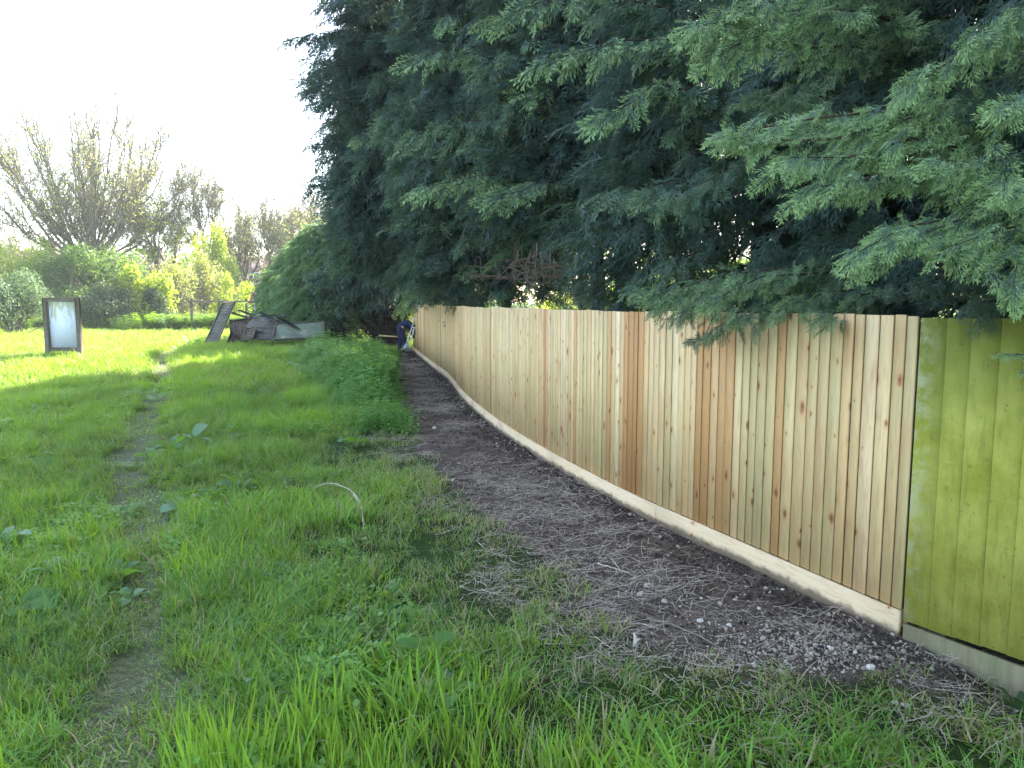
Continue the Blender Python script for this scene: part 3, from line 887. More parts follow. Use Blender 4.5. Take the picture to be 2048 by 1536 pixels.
class Crown:
    def __init__(s): s.p = []; s.d = []; s.r = []; s.z = []; s.t = []; s.l = []; s.S = []
    def limb(s, r, pts, dens, sz, tint, lim, start=.3, side=None, hang=.5):
        """sprays along a limb polyline; hang: how far the side sprays droop"""
        pts = np.array(pts, float); seg = np.linalg.norm(np.diff(pts, axis=0), axis=1); cum = np.concatenate([[0], np.cumsum(seg)]); L = cum[-1]
        n = max(3, int(L*(1-start)*dens))
        for i in range(n):
            t = start+(1-start)*(i+r.uniform(0, .9))/n
            a = t*L; k = min(len(seg)-1, np.searchsorted(cum, a)-1); k = max(k, 0)
            p = pts[k]+(pts[k+1]-pts[k])*((a-cum[k])/seg[k]); d = (pts[k+1]-pts[k])/seg[k]
            hor = np.array([-d[1], d[0], 0]); hor /= np.linalg.norm(hor)+1e-9
            sg = 1 if i % 2 else -1
            an = r.uniform(.35, 1.15)*(1-.55*t)
            dd = d*math.cos(an)+hor*sg*math.sin(an)+np.array([0, 0, r.uniform(-1.5, .15)*hang])
            s.p.append(p+r.normal(0, .03, 3)); s.d.append(dd); s.r.append(r.normal(0, .85)+sg*.35); s.z.append(sz*r.uniform(.7, 1.2)*(1.15-.45*t))
            s.t.append(np.clip(tint+r.normal(0, .12), 0, 1)); s.l.append(lim*np.clip(.2+t, 0, 1))
        s.p.append(pts[-1]-(pts[-1]-pts[-2])*.3); s.d.append(pts[-1]-pts[-2]); s.r.append(r.normal(0, .3)); s.z.append(sz*1.05); s.t.append(tint); s.l.append(lim)
        rr = .004+.0045*L
        for j in range(len(pts)-1):
            s.S.append((pts[j], pts[j+1], rr*(1-.85*cum[j]/L), rr*(1-.85*cum[j+1]/L)))
    def build(s, tp, name, parent, m, offs=(0, 0, 0)):
        if s.p:
            V, F, T, A, B = stamp(tp, np.array(s.p), np.array(s.d), np.array(s.r), np.array(s.z), np.array(s.t), np.array(s.l))
            me = newmesh(name, V-np.array(offs), F, {'tip': T, 'tint': A, 'limb': B}); o = obj(name, me, parent, m)
        if s.S:
            P0, P1, R0, R1 = zip(*s.S)
            V, F = segs_mesh(P0, P1, R0, R1, 5)
            s.wood = (V-np.array(offs), F)

def curve_pts(p0, p1, sag, n=6, r=None, wob=.0):
    p0, p1 = np.array(p0, float), np.array(p1, float); out = []
    for i in range(n+1):
        t = i/n; p = p0+(p1-p0)*t; p = p+np.array([0, 0, sag*4*t*(1-t)])
        if wob and r is not None and 0 < i: p = p+r.normal(0, wob, 3)
        out.append(p)
    return out

def conifer(seed, x, y, H, Rb, z0, tpl, nl, dens, sz, label, trunk_r=.14, tops=1.0, hang=.5, mt=None, face=None, zmax=None, backfrac=.5, group='tall cypresses behind the new fence', extra=None, cat='tree', prof=.55, start=.35, shell=2600):
    """a full conifer: bare trunk below z0, layered drooping limbs above"""
    r = np.random.default_rng(seed)
    root = empty('cypress_tree', (x, y, float(h(x, y))), label, cat, group)
    tr = MB(); n = 9
    tr.tube([(r.normal(0, .04)*(i > 0), r.normal(0, .04)*(i > 0), -.2+(H*.96)*i/n) for i in range(n+1)], [trunk_r*(1-.93*i/n)*(1.35 if i == 0 else 1) for i in range(n+1)], 9)
    cr = Crown()
    ga = 0
    for i in range(nl):
        f = (i+.5)/nl
        z = z0+(H-z0)*f
        if zmax and z > zmax: continue
        ga += 2.399963
        az = ga+r.normal(0, .2)
        ca, sa = math.cos(az), math.sin(az)
        if face is not None:
            c = ca*face[0]+sa*face[1]
            if c < -.15 and r.uniform() > backfrac: continue
        Rr = Rb*(1-f**1.7)**prof*tops*r.uniform(.72, 1.12)*(.75+.25*sm(0, .12, f))
        up = r.uniform(.05, .35); dr = r.uniform(.05, .30)
        pts = []
        for k in range(6):
            t = k/5
            pts.append((ca*Rr*t+r.normal(0, .05)*t, sa*Rr*t+r.normal(0, .05)*t, z+Rr*(up*t*1.5-dr*t*t*2)))
        cr.limb(r, pts, dens, sz, r.uniform(.1, .75), r.uniform(0, .8) if r.uniform() < .6 else 0, start, hang=hang)
    # bare dead twigs below the crown
    for i in range(int(26*min(1, z0/1.5))):
        az = r.uniform(0, 6.28); z = r.uniform(.8, z0+.8); L = r.uniform(.5, 1.4)
        if face is not None and math.cos(az)*face[0]+math.sin(az)*face[1] > -.1: L = L*.38
        p0 = np.array([0, 0, z]); p1 = np.array([math.cos(az)*L, math.sin(az)*L, z+r.uniform(-.3, .25)])
        pm = (p0+p1)/2+r.normal(0, .06, 3)
        cr.S += [(p0, pm, .012, .008), (pm, p1, .008, .003)]
        for q in range(3):
            e = pm+(p1-pm)*r.uniform(0, 1); cr.S.append((e, e+r.normal(0, .22, 3), .005, .002))
    if extra:
        for (a, b, sag, dn, s_, ti, li) in extra:
            a = np.array(a)-np.array(root.location); b = np.array(b)-np.array(root.location)
            if tpl is TPL_HI: dn, s_ = dn*1.3, s_*.84
            cr.limb(r, curve_pts(a, b, sag, 6, r, .03), dn, s_, ti, li, .15, hang=hang*.9)
    # curtain of hanging sprays filling the crown's outer volume
    n = int(shell)
    f = r.uniform(0, 1, n)**.8 if not zmax else r.uniform(0, min(1, (zmax-z0)/(H-z0)), n)
    az = r.uniform(0, 2*np.pi, n); z = z0+(H-z0)*f
    if face is not None:
        c = np.cos(az)*face[0]+np.sin(az)*face[1]
        k = (c > -.2) | (r.uniform(0, 1, n) < backfrac*.6); az, z, f = az[k], z[k], f[k]; n = len(az)
    lump = fbm(az*2.2+seed, z*.9, 1.0, seed % 7, 3)
    Rr = Rb*(1-f**1.7)**prof*(.50+.86*lump)*(.75+.25*sm(0, .12, f))
    q = r.uniform(.35, 1.0, n)**.55
    ca, sa = np.cos(az), np.sin(az)
    P = np.stack([ca*Rr*q, sa*Rr*q, z+.15*(lump-.5)], 1)
    dz = r.uniform(-1.3, .25, n)*(hang+.45); tn = r.normal(0, .75, n)
    D = np.stack([ca-sa*tn, sa+ca*tn, dz], 1)
    lm = np.where(lump*q > .5, r.uniform(0, 1, n), 0)*(.2 if zmax and zmax < 8.5 else .5)
    for a_, b_ in ((cr.p, P), (cr.d, D), (cr.r, r.normal(0, .8, n)), (cr.z, sz*r.uniform(.65, 1.25, n)), (cr.t, np.clip(.05+.5*lump*q+r.normal(0, .12, n), 0, 1)), (cr.l, lm)): a_.extend(list(b_))  # inner and hollow sprays tinted darker: shade between boughs put into colour
    cr.build(tpl, 'crown', root, mt or M_CON)
    tv, tf = cr.wood; tr.V.append(tv); tr.F4 += (tf+tr.n).tolist(); tr.n += len(tv); tr.A.append(np.zeros(len(tv))); tr.B.append(tv)
    tr.build('trunk', M_BARK, root, True)
    return root

F_ = (-.9, -.45)
def X(xa, ya, Ya, xb, yb, Yb, sag=.1, dn=15, s_=.42, ti=.6, li=1.0): return (px(xa, ya, Ya), px(xb, yb, Yb), sag, dn, s_, ti, li)
def subs(a, b, rows, **k):
    return [X(*a, *q, **k) for q in rows]

near_extra = [
    X(2330, 330, 4.5, 1465, 240, 3.65, .14, 34, .30, .85, 1), X(2250, 350, 4.4, 1560, 320, 3.5, .10, 34, .28, .85, 1),
    X(2300, 330, 4.4, 1500, 290, 3.6, .12, 30, .26, .85, 1), X(2330, 390, 4.3, 1620, 375, 3.45, .12, 34, .30, .85, 1),
    X(2300, 300, 4.6, 1780, 250, 3.9, .10, 28, .30, .7, 1), X(2300, 380, 4.2, 1850, 330, 3.4, .08, 30, .28, .8, 1),
    X(2350, 450, 4.0, 1700, 515, 3.3, .16, 34, .28, .8, 1), X(2330, 430, 4.1, 1790, 455, 3.3, .12, 32, .28, .8, 1),
    X(2330, 500, 3.9, 1900, 470, 3.2, .10, 30, .28, .75, 1), X(2300, 420, 4.0, 1960, 400, 3.05, .05, 26, .26, .8, 1),
    X(2330, 490, 3.7, 1990, 545, 3.0, .14, 32, .22, .8, 1), X(2330, 110, 4.3, 1840, 150, 3.7, .14, 30, .32, .65, 1),
    X(2300, 60, 4.2, 1930, 60, 3.7, .10, 26, .32, .5, .7), X(2350, 200, 4.0, 1990, 220, 3.4, .08, 28, .30, .7, .9),
    X(2300, 560, 4.8, 1850, 560, 4.0, .05, 22, .28, .3, .3), X(2300, 620, 4.4, 1960, 600, 3.6, .05, 20, .26, .3, .3),
    X(2350, 700, 3.5, 2025, 718, 3.1, .02, 12, .16, .7, .7)]
mid_extra = [
    X(2000, 90, 5.8, 1385, 65, 4.7, .18, 26, .38, .6, 1), X(1900, 150, 5.8, 1440, 110, 4.8, .14, 26, .36, .6, .9),
    X(1800, 250, 6.0, 1500, 200, 5.0, .1, 22, .34, .4, .5), X(1900, 0, 5.8, 1480, 10, 4.8, .12, 22, .36, .5, .8),
    X(1900, 560, 6.2, 1330, 585, 5.0, .14, 24, .32, .45, .6), X(1850, 545, 6.0, 1440, 610, 4.7, .16, 24, .30, .5, .7),
    X(1850, 590, 5.8, 1560, 620, 4.5, .10, 24, .28, .45, .6), X(1750, 560, 6.4, 1350, 630, 5.2, .14, 24, .28, .4, .5),
    X(1850, 575, 5.4, 1640, 630, 4.3, .08, 22, .24, .45, .6), X(1750, 590, 5.6, 1480, 650, 4.75, .10, 22, .24, .4, .5),
    X(1700, 580, 6.4, 1420, 655, 5.0, .08, 22, .26, .4, .5), X(1600, 570, 6.6, 1310, 625, 5.6, .10, 22, .28, .4, .5),
    X(1700, 330, 6.2, 1340, 400, 5.4, .10, 20, .34, .35, .4), X(1500, 620, 6.0, 1370, 690, 5.1, .03, 16, .18, .4, .4)]
mid2_extra = [
    X(1500, 120, 8.4, 1090, 125, 6.9, .2, 18, .46, .6, .9), X(1500, 170, 8.2, 1210, 235, 6.6, .15, 18, .42, .6, .8),
    X(1450, 50, 8.4, 1010, 30, 7.2, .2, 16, .46, .5, .7), X(1450, 380, 8.0, 1200, 400, 6.6, .1, 16, .38, .45, .4),
    X(1500, 420, 8.0, 1300, 400, 6.2, .1, 16, .38, .5, .5), X(1480, 500, 8.0, 1270, 560, 6.6, .1, 16, .34, .45, .4)]
far1_extra = [
    X(1200, 400, 13, 830, 378, 10.4, .25, 13, .55, .55, .9), X(1180, 200, 13, 850, 110, 10.6, .3, 13, .6, .4, .6),
    X(1150, 290, 13, 820, 260, 10.8, .3, 13, .6, .4, .5), X(1200, 390, 12.5, 1000, 395, 9.8, .2, 14, .5, .5, .7)]
far2_extra = [
    X(860, 150, 20, 590, 72, 17.4, .45, 11, .75, .25, .2), X(860, 190, 20, 625, 142, 17.2, .4, 11, .7, .25, .2), X(850, 220, 20, 655, 205, 17.2, .2, 11, .6, .25, .2),
    X(860, 350, 20, 635, 285, 17.6, .45, 11, .75, .3, .2), X(850, 60, 20, 640, 12, 17.5, .3, 11, .7, .2, .2), X(860, 450, 20, 690, 380, 17.5, .3, 11, .7, .3, .2),
    X(850, 400, 20, 670, 330, 17.7, .3, 11, .7, .3, .2)]
_r = np.random.default_rng(12)
for (a, b, *k_) in list(far2_extra):
    for _ in range(3):
        far2_extra.append((a, Vector(b)+Vector(_r.normal(0, .35, 3))+(Vector(a)-Vector(b))*_r.uniform(.0, .4), *k_))
T_ = 'dark green cypress '
conifer(31, 4.9, 3.2, 9, 2.5, 1.6, TPL_HI, 64, 13, .40, T_+'standing over the lime green fence with bright fresh branch tips', extra=near_extra, face=F_, zmax=5.6, hang=.55, shell=3600)
conifer(32, 4.5, 6.4, 10, 2.5, 1.6, TPL_HI, 78, 13, .40, T_+'hanging its sprays over the new fence beside the green one', extra=mid_extra, face=F_, zmax=6.6, hang=.6, shell=3400)
conifer(33, 3.15, 9.4, 10.5, 2.45, 1.7, TPL_MD, 90, 13, .44, T_+'with two stepped boughs, beside the trunk gap', extra=mid2_extra, face=F_, zmax=8.2, hang=.6, shell=4500)
conifer(34, 2.1, 14.6, 11, 2.4, 3.2, TPL_MD, 90, 12, .50, T_+'with bare trunk showing in the gap above the fence', extra=None, face=F_, zmax=10, hang=.6, shell=4500)
conifer(35, 1.45, 12.9, 11.5, 2.3, 3.0, TPL_MD, 90, 12, .50, T_+'with a light bough in front of the dead twigs', extra=far1_extra, face=F_, zmax=10, hang=.6, shell=5000)
conifer(36, -.15, 16.8, 12, 2.7, 2.1, TPL_MD, 110, 11, .55, T_+'behind the middle of the fence, sprays down to its top', face=F_, zmax=12.5, hang=.6, shell=7000)
conifer(37, -1.3, 20.2, 17, 3.9, 2.7, TPL_MD, 150, 10, .62, T_+'at the end of the row with boughs reaching over open sky', extra=far2_extra, face=F_, zmax=12.5, prof=.35, hang=.55, shell=12000)
conifer(38, 1.85, 19.5, 12, 2.6, 3.6, TPL_LO, 90, 9, .6, T_+'of the second row seen through the gap', face=F_, hang=.6, shell=5000)
conifer(39, -4.9, 30.8, 8.4, 3.2, 1.7, TPL_LO, 130, 10, .62, T_+'standing past the end of the fence, lower than the row', face=F_, hang=.55, shell=9000)
conifer(40, 5.6, 10.5, 11, 2.5, 2.6, TPL_LO, 80, 9, .6, T_+'of the second row hidden behind the fence-side trees', face=F_, hang=.6, shell=6000)
conifer(41, 7.3, 5.5, 10, 3.2, .4, TPL_LO, 90, 9, .6, T_+'of the second row behind the overhanging branches', face=F_, hang=.6, shell=8000)
conifer(42, 4.4, 15.5, 11, 2.4, 3.0, TPL_LO, 80, 9, .6, T_+'with thin trunk deep in the shade behind the gap', face=F_, hang=.6, shell=3500)
conifer(43, -1.9, 26.2, 13, 3.0, 2.8, TPL_LO, 110, 10, .62, T_+'behind the far end of the new fence', face=F_, hang=.55, shell=6000)
conifer(44, 7.4, 11.4, 10, 3.0, .3, TPL_LO, 90, 9, .6, T_+'of the second row closing the view behind the green fence', face=F_, hang=.6, shell=7000)
# the low rounded bush-like cypresses past the end of the row
conifer(51, -7.9, 31.5, 4.9, 2.4, .1, TPL_LO, 110, 10, .45, 'low rounded mid green cypress bush at the far end of the row', face=(-.5, -.9), mt=M_CONL, hang=.35, prof=.6, group='cypress bushes past the end of the fence', cat='bush', start=.45, shell=7000)
conifer(52, -9.4, 34, 4.3, 2.4, .1, TPL_LO, 100, 10, .45, 'outermost low green cypress bush behind the timber pile', face=(-.5, -.9), mt=M_CONL, hang=.35, prof=.6, group='cypress bushes past the end of the fence', cat='bush', start=.45, shell=6000)

# dead twig tangle under the bough of the tree behind the gap
def dead_tangle():
    r = np.random.default_rng(77); root = empty('dead_branch', tuple(px(1020, 540, 10.2)), 'tangle of dead bare twigs hanging above the fence top beside the trunk gap', 'branch')
    o = np.array(root.location); S0 = []
    def chain(p, q, r0, n=5, w=.06):
        p, q = np.array(p), np.array(q); prev = p; out = [p]
        for i in range(1, n+1):
            t = i/n; c = p+(q-p)*t+r.normal(0, w, 3)*(t < 1); S0.append((prev, c, r0*(1-.7*(i-1)/n), r0*(1-.7*i/n))); prev = c; out.append(c)
        return out
    mains = [((1230, 545, 11.5), (930, 545, 9.8)), ((1200, 560, 11.5), (905, 562, 10.0)), ((1180, 540, 11), (985, 520, 9.6)), ((1150, 550, 10.8), (1020, 505, 9.8)), ((1220, 530, 11), (1040, 560, 9.7)), ((1160, 530, 10.6), (960, 535, 9.7))]
    for a, b in mains:
        c = chain(px(*a), px(*b), .011, 7, .05)
        for i in range(22):
            k = r.integers(1, 7); e = c[k]+r.normal(0, .32, 3)*np.array([1, .6, .7]); chain(c[k], e, .0045, 3, .03)
    for x in (1062, 1078, 1085, 1100, 1108, 1052, 1070):
        a = px(x+r.uniform(-5, 5), r.uniform(485, 520), 10.0); b = px(x-r.uniform(-4, 14), r.uniform(560, 612), 9.9); chain(a, b, .0065, 5, .012)
    P0, P1, R0, R1 = zip(*S0); V, F = segs_mesh(P0, P1, R0, R1, 4)
    obj('twigs', newmesh('twigs', V-o, F), root, M_DEAD)
dead_tangle()

# ================================================================== DECIDUOUS TREES AND SHRUBS
def mat_leaf(name, a, b, tr, tf=.4):
    n = NT(name); return n.end(n.leaf(n.mix(n.attr('tint'), a, b), tr, tf, .55, .3))
M_YG = mat_leaf('yellow green leaves', (.12, .20, .025), (.28, .36, .045), (.50, .60, .05), .5)
M_MG = mat_leaf('mid green leaves', (.030, .085, .020), (.10, .19, .035), (.24, .40, .05))
M_BG = mat_leaf('blue green leaves', (.05, .095, .055), (.12, .18, .095), (.18, .28, .10))
M_DG = mat_leaf('dark green leaves', (.018, .045, .018), (.05, .09, .03), (.08, .14, .03), .3)
M_PG = mat_leaf('pale budding leaves', (.16, .20, .05), (.28, .32, .09), (.50, .54, .12), .5)
M_NET = mat_leaf('nettle leaves', (.08, .20, .055), (.20, .39, .10), (.36, .60, .10), .45)
M_DOCK = mat_leaf('dock leaves', (.05, .13, .03), (.10, .20, .05), (.22, .42, .04), .4)

def leaf_quads(P, N, sz, r):
    """small folded leaves: 2 triangles each side of a midrib drawn as one diamond quad"""
    n = len(P); N = N/(np.linalg.norm(N, axis=1, keepdims=True)+1e-9)
    A = r.normal(0, 1, (n, 3)); U = np.cross(N, A); U /= np.linalg.norm(U, axis=1, keepdims=True)+1e-9; W = np.cross(N, U)
    s = sz*r.uniform(.6, 1.3, n)[:, None]
    V = np.stack([P-U*s*.5, P+W*s*.28+N*s*.05, P+U*s*.55, P-W*s*.28+N*s*.05], 1).reshape(-1, 3)
    return V, np.arange(4*n).reshape(-1, 4)

def shrub(seed, X_, Y_, w, d, hgt, nl, ls, m, label, z0=0.0, group=None, name='shrub', lobes=12, twigs=40, gap=.35, bark=None, cat='shrub', leggy=0):
    r = np.random.default_rng(seed); gz = float(h(X_, Y_))
    root = empty(name, (X_, Y_, gz), label, cat, group)
    c = []; 
    for i in range(lobes):
        a = r.uniform(0, 6.28); q = math.sqrt(r.uniform())*.62
        zc = r.uniform(.18, .80)
        sh_ = 1-.45*max(0, zc-.45)/.35
        c.append((math.cos(a)*q*w/2*sh_, math.sin(a)*q*d/2*sh_, z0+(zc*.95-.05)*(hgt-z0), r.uniform(.20, .36)*w*.75*sh_, r.uniform(.16, .27)*(hgt-z0), r.uniform(-.15, .15)))
    c = np.array(c); k = r.integers(0, lobes, nl)
    D = r.normal(0, 1, (nl, 3)); D[:, 2] = D[:, 2]*.8+.15; D /= np.linalg.norm(D, axis=1, keepdims=True)
    rad = r.uniform(0, 1, nl)**.35*(.7+.6*fbm(D[:, 0]*3+k, D[:, 2]*3+D[:, 1]*2, 1.3, seed % 9))
    P = c[k, :3]+D*rad[:, None]*np.stack([c[k, 3], c[k, 3]*d/w, c[k, 4]], 1)
    P[:, 2] = np.maximum(P[:, 2], .03)
    keep = fbm(P[:, 0]*1.4+seed, P[:, 2]*1.4+P[:, 1], 1.5, 3) > gap-.12
    P, D, k = P[keep], D[keep], k[keep]
    V, F = leaf_quads(P, D+r.normal(0, .6, D.shape), ls, r)
    tint = np.clip(.45+c[k, 5]*1.6+r.normal(0, .2, len(P))+(.25*(rad[keep]-.8)), 0, 1)
    obj('crown', newmesh('crown', V, F, {'tint': np.repeat(tint, 4)}), root, m)
    S0 = []
    for i in range(twigs):
        j = r.integers(0, lobes); e = c[j, :3]+r.normal(0, .35, 3)*c[j, 3]; b = np.array([r.normal(0, w*.06), r.normal(0, d*.06), -.1])
        mid = (b+e)/2+r.normal(0, .12*w*.4, 3)+np.array([0, 0, .1*hgt]); r0 = .012+.006*hgt
        S0 += [(b, mid, r0, r0*.6), (mid, e, r0*.6, r0*.25)]
        for _ in range(3 if not leggy else leggy):
            t = r.uniform(.2, 1); p = mid+(e-mid)*t; q = p+r.normal(0, .16*w*.6, 3)+np.array([0, 0, .1*hgt]); S0.append((p, q, r0*.25, r0*.1))
    P0, P1, R0, R1 = zip(*S0); V, F = segs_mesh(P0, P1, R0, R1, 4)
    obj('stems', newmesh('stems', V, F), root, bark or M_BARKG)
    return root

def decid(seed, X_, Y_, H, spread, label, m, nstem, fork_z, levels=5, leaf=.10, nleaf=9000, curl=.12, up=.35, trunk_r=.22, group='budding trees beyond the meadow', first=.55, ang=.55, kids=(2, 3)):
    r = np.random.default_rng(seed); gz = float(h(X_, Y_)); root = empty('budding_tree', (X_, Y_, gz), label, 'tree', group)
    S0 = []; tips = []
    def grow(p, d, L, rad, lv):
        n = 4; 
        for i in range(n):
            d = d+r.normal(0, curl, 3); d[2] += up*.12; d /= np.linalg.norm(d)
            q = p+d*L/n; r1 = rad*(1-.35/n*(1 if lv else .5)); S0.append((p, q, rad, r1)); p = q; rad = r1
            if lv >= 2 and i >= 1: tips.append(q)
            if 1 <= i < 3 and lv < levels and r.uniform() < .75:
                a = r.normal(0, 1, 3); a -= d*a.dot(d); a /= np.linalg.norm(a)
                dd = d*math.cos(ang)+a*math.sin(ang); dd[2] += .12; grow(p, dd/np.linalg.norm(dd), L*r.uniform(.45, .68), rad*.45, lv+1)
        if lv >= 2:
            for k in range(2):
                tips.append(S0[-1-k][0]); e = tips[-1]+d*L*.25*r.uniform(.5, 1.2)+r.normal(0, L*.12, 3); S0.append((tips[-1], e, .011, .006)); tips.append(e)
        if lv < levels:
            for k in range(r.integers(kids[0], kids[1]+1)):
                a = r.normal(0, 1, 3); a -= d*a.dot(d); a /= np.linalg.norm(a); t = r.uniform(.15, .6)*ang/.55
                dd = d*math.cos(t)+a*math.sin(t); grow(p, dd/np.linalg.norm(dd), L*r.uniform(.58, .82), rad*.68, lv+1)
        else: tips.append(p)
    top = H-fork_z
    S0.append((np.array([0, 0, -.2]), np.array([0, 0, fork_z]), trunk_r*1.25, trunk_r))
    for k in range(nstem):
        az = 6.2832*k/nstem+r.uniform(-.4, .4); t = (first if k else .05)*r.uniform(.45, 1.1)
        grow(np.array([0, 0, fork_z*r.uniform(.6, 1)]), np.array([math.cos(az)*math.sin(t), math.sin(az)*math.sin(t), math.cos(t)]), top*.40, trunk_r*.6, 0)
    P0, P1, R0, R1 = [np.array(q) for q in zip(*S0)]
    # fit to the height and spread seen in the photograph
    zmax = np.percentile(P1[:, 2], 99.7); rr = np.percentile(np.hypot(P1[:, 0], P1[:, 1]), 98)
    f = np.array([spread/2/rr, spread/2/rr, H/zmax]); P0 = P0*f; P1 = P1*f; tp = np.array(tips)*f
    R0 = np.maximum(R0, .008); R1 = np.maximum(R1, .006)
    V, F = segs_mesh(P0, P1, R0, R1, 5)
    obj('trunk', newmesh('trunk', V, F, None, True), root, M_BARKG)
    k = r.integers(0, len(tp), nleaf); P = tp[k]+r.normal(0, .12, (nleaf, 3))
    V, F = leaf_quads(P, r.normal(0, 1, (nleaf, 3)), leaf, r)
    obj('crown', newmesh('crown', V, F, {'tint': np.repeat(r.uniform(0, 1, nleaf), 4)}), root, m)
    print(label[:20], len(S0), len(tp))
    return root
def fan_tree(seed, X_, Y_, H, spread, fork_z, label, m, nmain=14, nleaf=14000, leaf=.12, trunk_r=.2, group='budding trees beyond the meadow'):
    """many ascending stems from a low fork filling a dome evenly with fine twigs"""
    r = np.random.default_rng(seed); gz = float(h(X_, Y_)); root = empty('budding_tree', (X_, Y_, gz), label, 'tree', group)
    S0 = [(np.array([0, 0, -.2]), np.array([0, 0, fork_z]), trunk_r*1.4, trunk_r)]; tips = []
    hh = H-fork_z
    def path(p, d0, d1, L, r0, r1, n, wob):
        out = [p]
        for i in range(n):
            t = (i+.5)/n; d = d0*(1-t)+d1*t+r.normal(0, wob, 3); d = d/np.linalg.norm(d); q = p+d*L/n
            S0.append((p, q, r0+(r1-r0)*i/n, r0+(r1-r0)*(i+1)/n)); p = q; out.append(p)
        return out
    for k in range(nmain):
        az = 2.39996*k+r.uniform(-.2, .2); e = 1.2*math.sqrt((k+.4)/nmain)
        d = np.array([math.cos(az)*math.sin(e), math.sin(az)*math.sin(e), math.cos(e)])
        d1 = d*.45+np.array([0, 0, .8]); de = d+d1/np.linalg.norm(d1); de /= np.linalg.norm(de)
        A_, B_ = spread/2*.93, hh*.53; ex, ez = math.hypot(de[0], de[1])/A_, de[2]/B_; z_ = -.82
        aq, bq, cq = ex*ex+ez*ez, 2*ez*z_, z_*z_-1; reach = (-bq+math.sqrt(bq*bq-4*aq*cq))/(2*aq)*r.uniform(.88, 1.0)
        P = path(np.array([0, 0, fork_z*r.uniform(.75, 1.05)]), d, d1/np.linalg.norm(d1), reach, trunk_r*.5, .03, 9, .09)
        for j in range(24):
            t = r.uniform(.18, 1); a = t*9; i = min(int(a), 8); p = P[i]+(P[i+1]-P[i])*(a-i)
            aa = r.normal(0, 1, 3); aa[2] = abs(aa[2])*.6; dd = d*.75+aa*.75+np.array([0, 0, .25]); dd /= np.linalg.norm(dd)
            L = hh*.20*r.uniform(.5, 1.2)*(1.15-.35*t)
            Q = path(p, dd, dd*.6+np.array([0, 0, .5]), L, .026, .014, 4, .13)
            tips += Q[2:]
            for u in range(7):
                q = Q[r.integers(1, 5)]; ee = dd*.5+r.normal(0, .5, 3)+np.array([0, 0, .5]); ee /= np.linalg.norm(ee)
                W_ = path(q, ee, ee, r.uniform(.5, 1.2), .014, .009, 2, .15); tips += W_[1:]
    P0, P1, R0, R1 = [np.array(q) for q in zip(*S0)]
    ff = np.array([spread/2/np.percentile(np.abs(P1[:, 0]), 99)]*2+[H/np.percentile(P1[:, 2], 99.8)]); P0 = P0*ff; P1 = P1*ff
    V, F = segs_mesh(P0, P1, R0, R1, 4); obj('trunk', newmesh('trunk', V, F, None, True), root, M_BARKG)
    tp = np.array(tips)*ff; k = r.integers(0, len(tp), nleaf); P = tp[k]+r.normal(0, .16, (nleaf, 3))
    V, F = leaf_quads(P, r.normal(0, 1, (nleaf, 3)), leaf, r)
    obj('crown', newmesh('crown', V, F, {'tint': np.repeat(r.uniform(0, 1, nleaf), 4)}), root, m)
def gx(p, Y): return (p-1024)/FPX*Y
def hz(yp, Y): return CAMZ+(605-yp)/FPX*Y
fan_tree(1, gx(192, 52), 52, hz(205, 52), 12.8, 4.6, 'large fan-shaped tree just coming into leaf, standing behind the shrubs', M_PG, 40, 17000, .13)
decid(2, gx(420, 56), 56, hz(335, 56), 6.2, 'crooked tree in thin leaf between the great fan-shaped tree and the conifers', M_PG, 5, 5.0, 5, .12, 3600, .24, .3, .15, first=.6)
decid(3, gx(335, 54), 54, hz(400, 54), 6.5, 'low leaning tree with dark crooked limbs and yellow green leaves', M_YG, 5, 3.4, 5, .15, 5500, .24, .3, .17, first=.9)
decid(4, gx(560, 60), 60, hz(388, 60), 7.5, 'pale spreading tree with fine twigs rising behind the timber pile', M_PG, 5, 3.6, 5, .12, 3500, .22, .3, .15, first=.9)
decid(5, gx(655, 66), 66, hz(395, 66), 7.0, 'pale hazy tree partly hidden by the cypresses', M_PG, 5, 3.6, 5, .12, 2800, .2, .3, .15, first=.9)
decid(8, gx(500, 62), 62, hz(410, 62), 7.5, 'pale crooked tree between the narrow ivy-clad column and the spreading one', M_PG, 6, 3.4, 5, .14, 5200, .22, .3, .15, first=.9)
decid(9, gx(610, 58), 58, hz(425, 58), 6.5, 'low pale tree just left of the cypress bushes', M_PG, 6, 3.0, 5, .14, 5000, .22, .3, .15, first=.9)
decid(6, gx(20, 60), 60, hz(400, 60), 9.0, 'thin budding tree at the picture edge behind the left shrubs', M_PG, 5, 3.6, 5, .12, 2800, .2, .3, .15, first=.9)
decid(7, gx(-120, 54), 54, 10, 8.0, 'budding tree further along the hedge, outside the view', M_YG, 4, 3.0, 4, .16, 3000, .2, .3, .2, first=.8)
G1 = 'shrubs along the far side of the meadow'
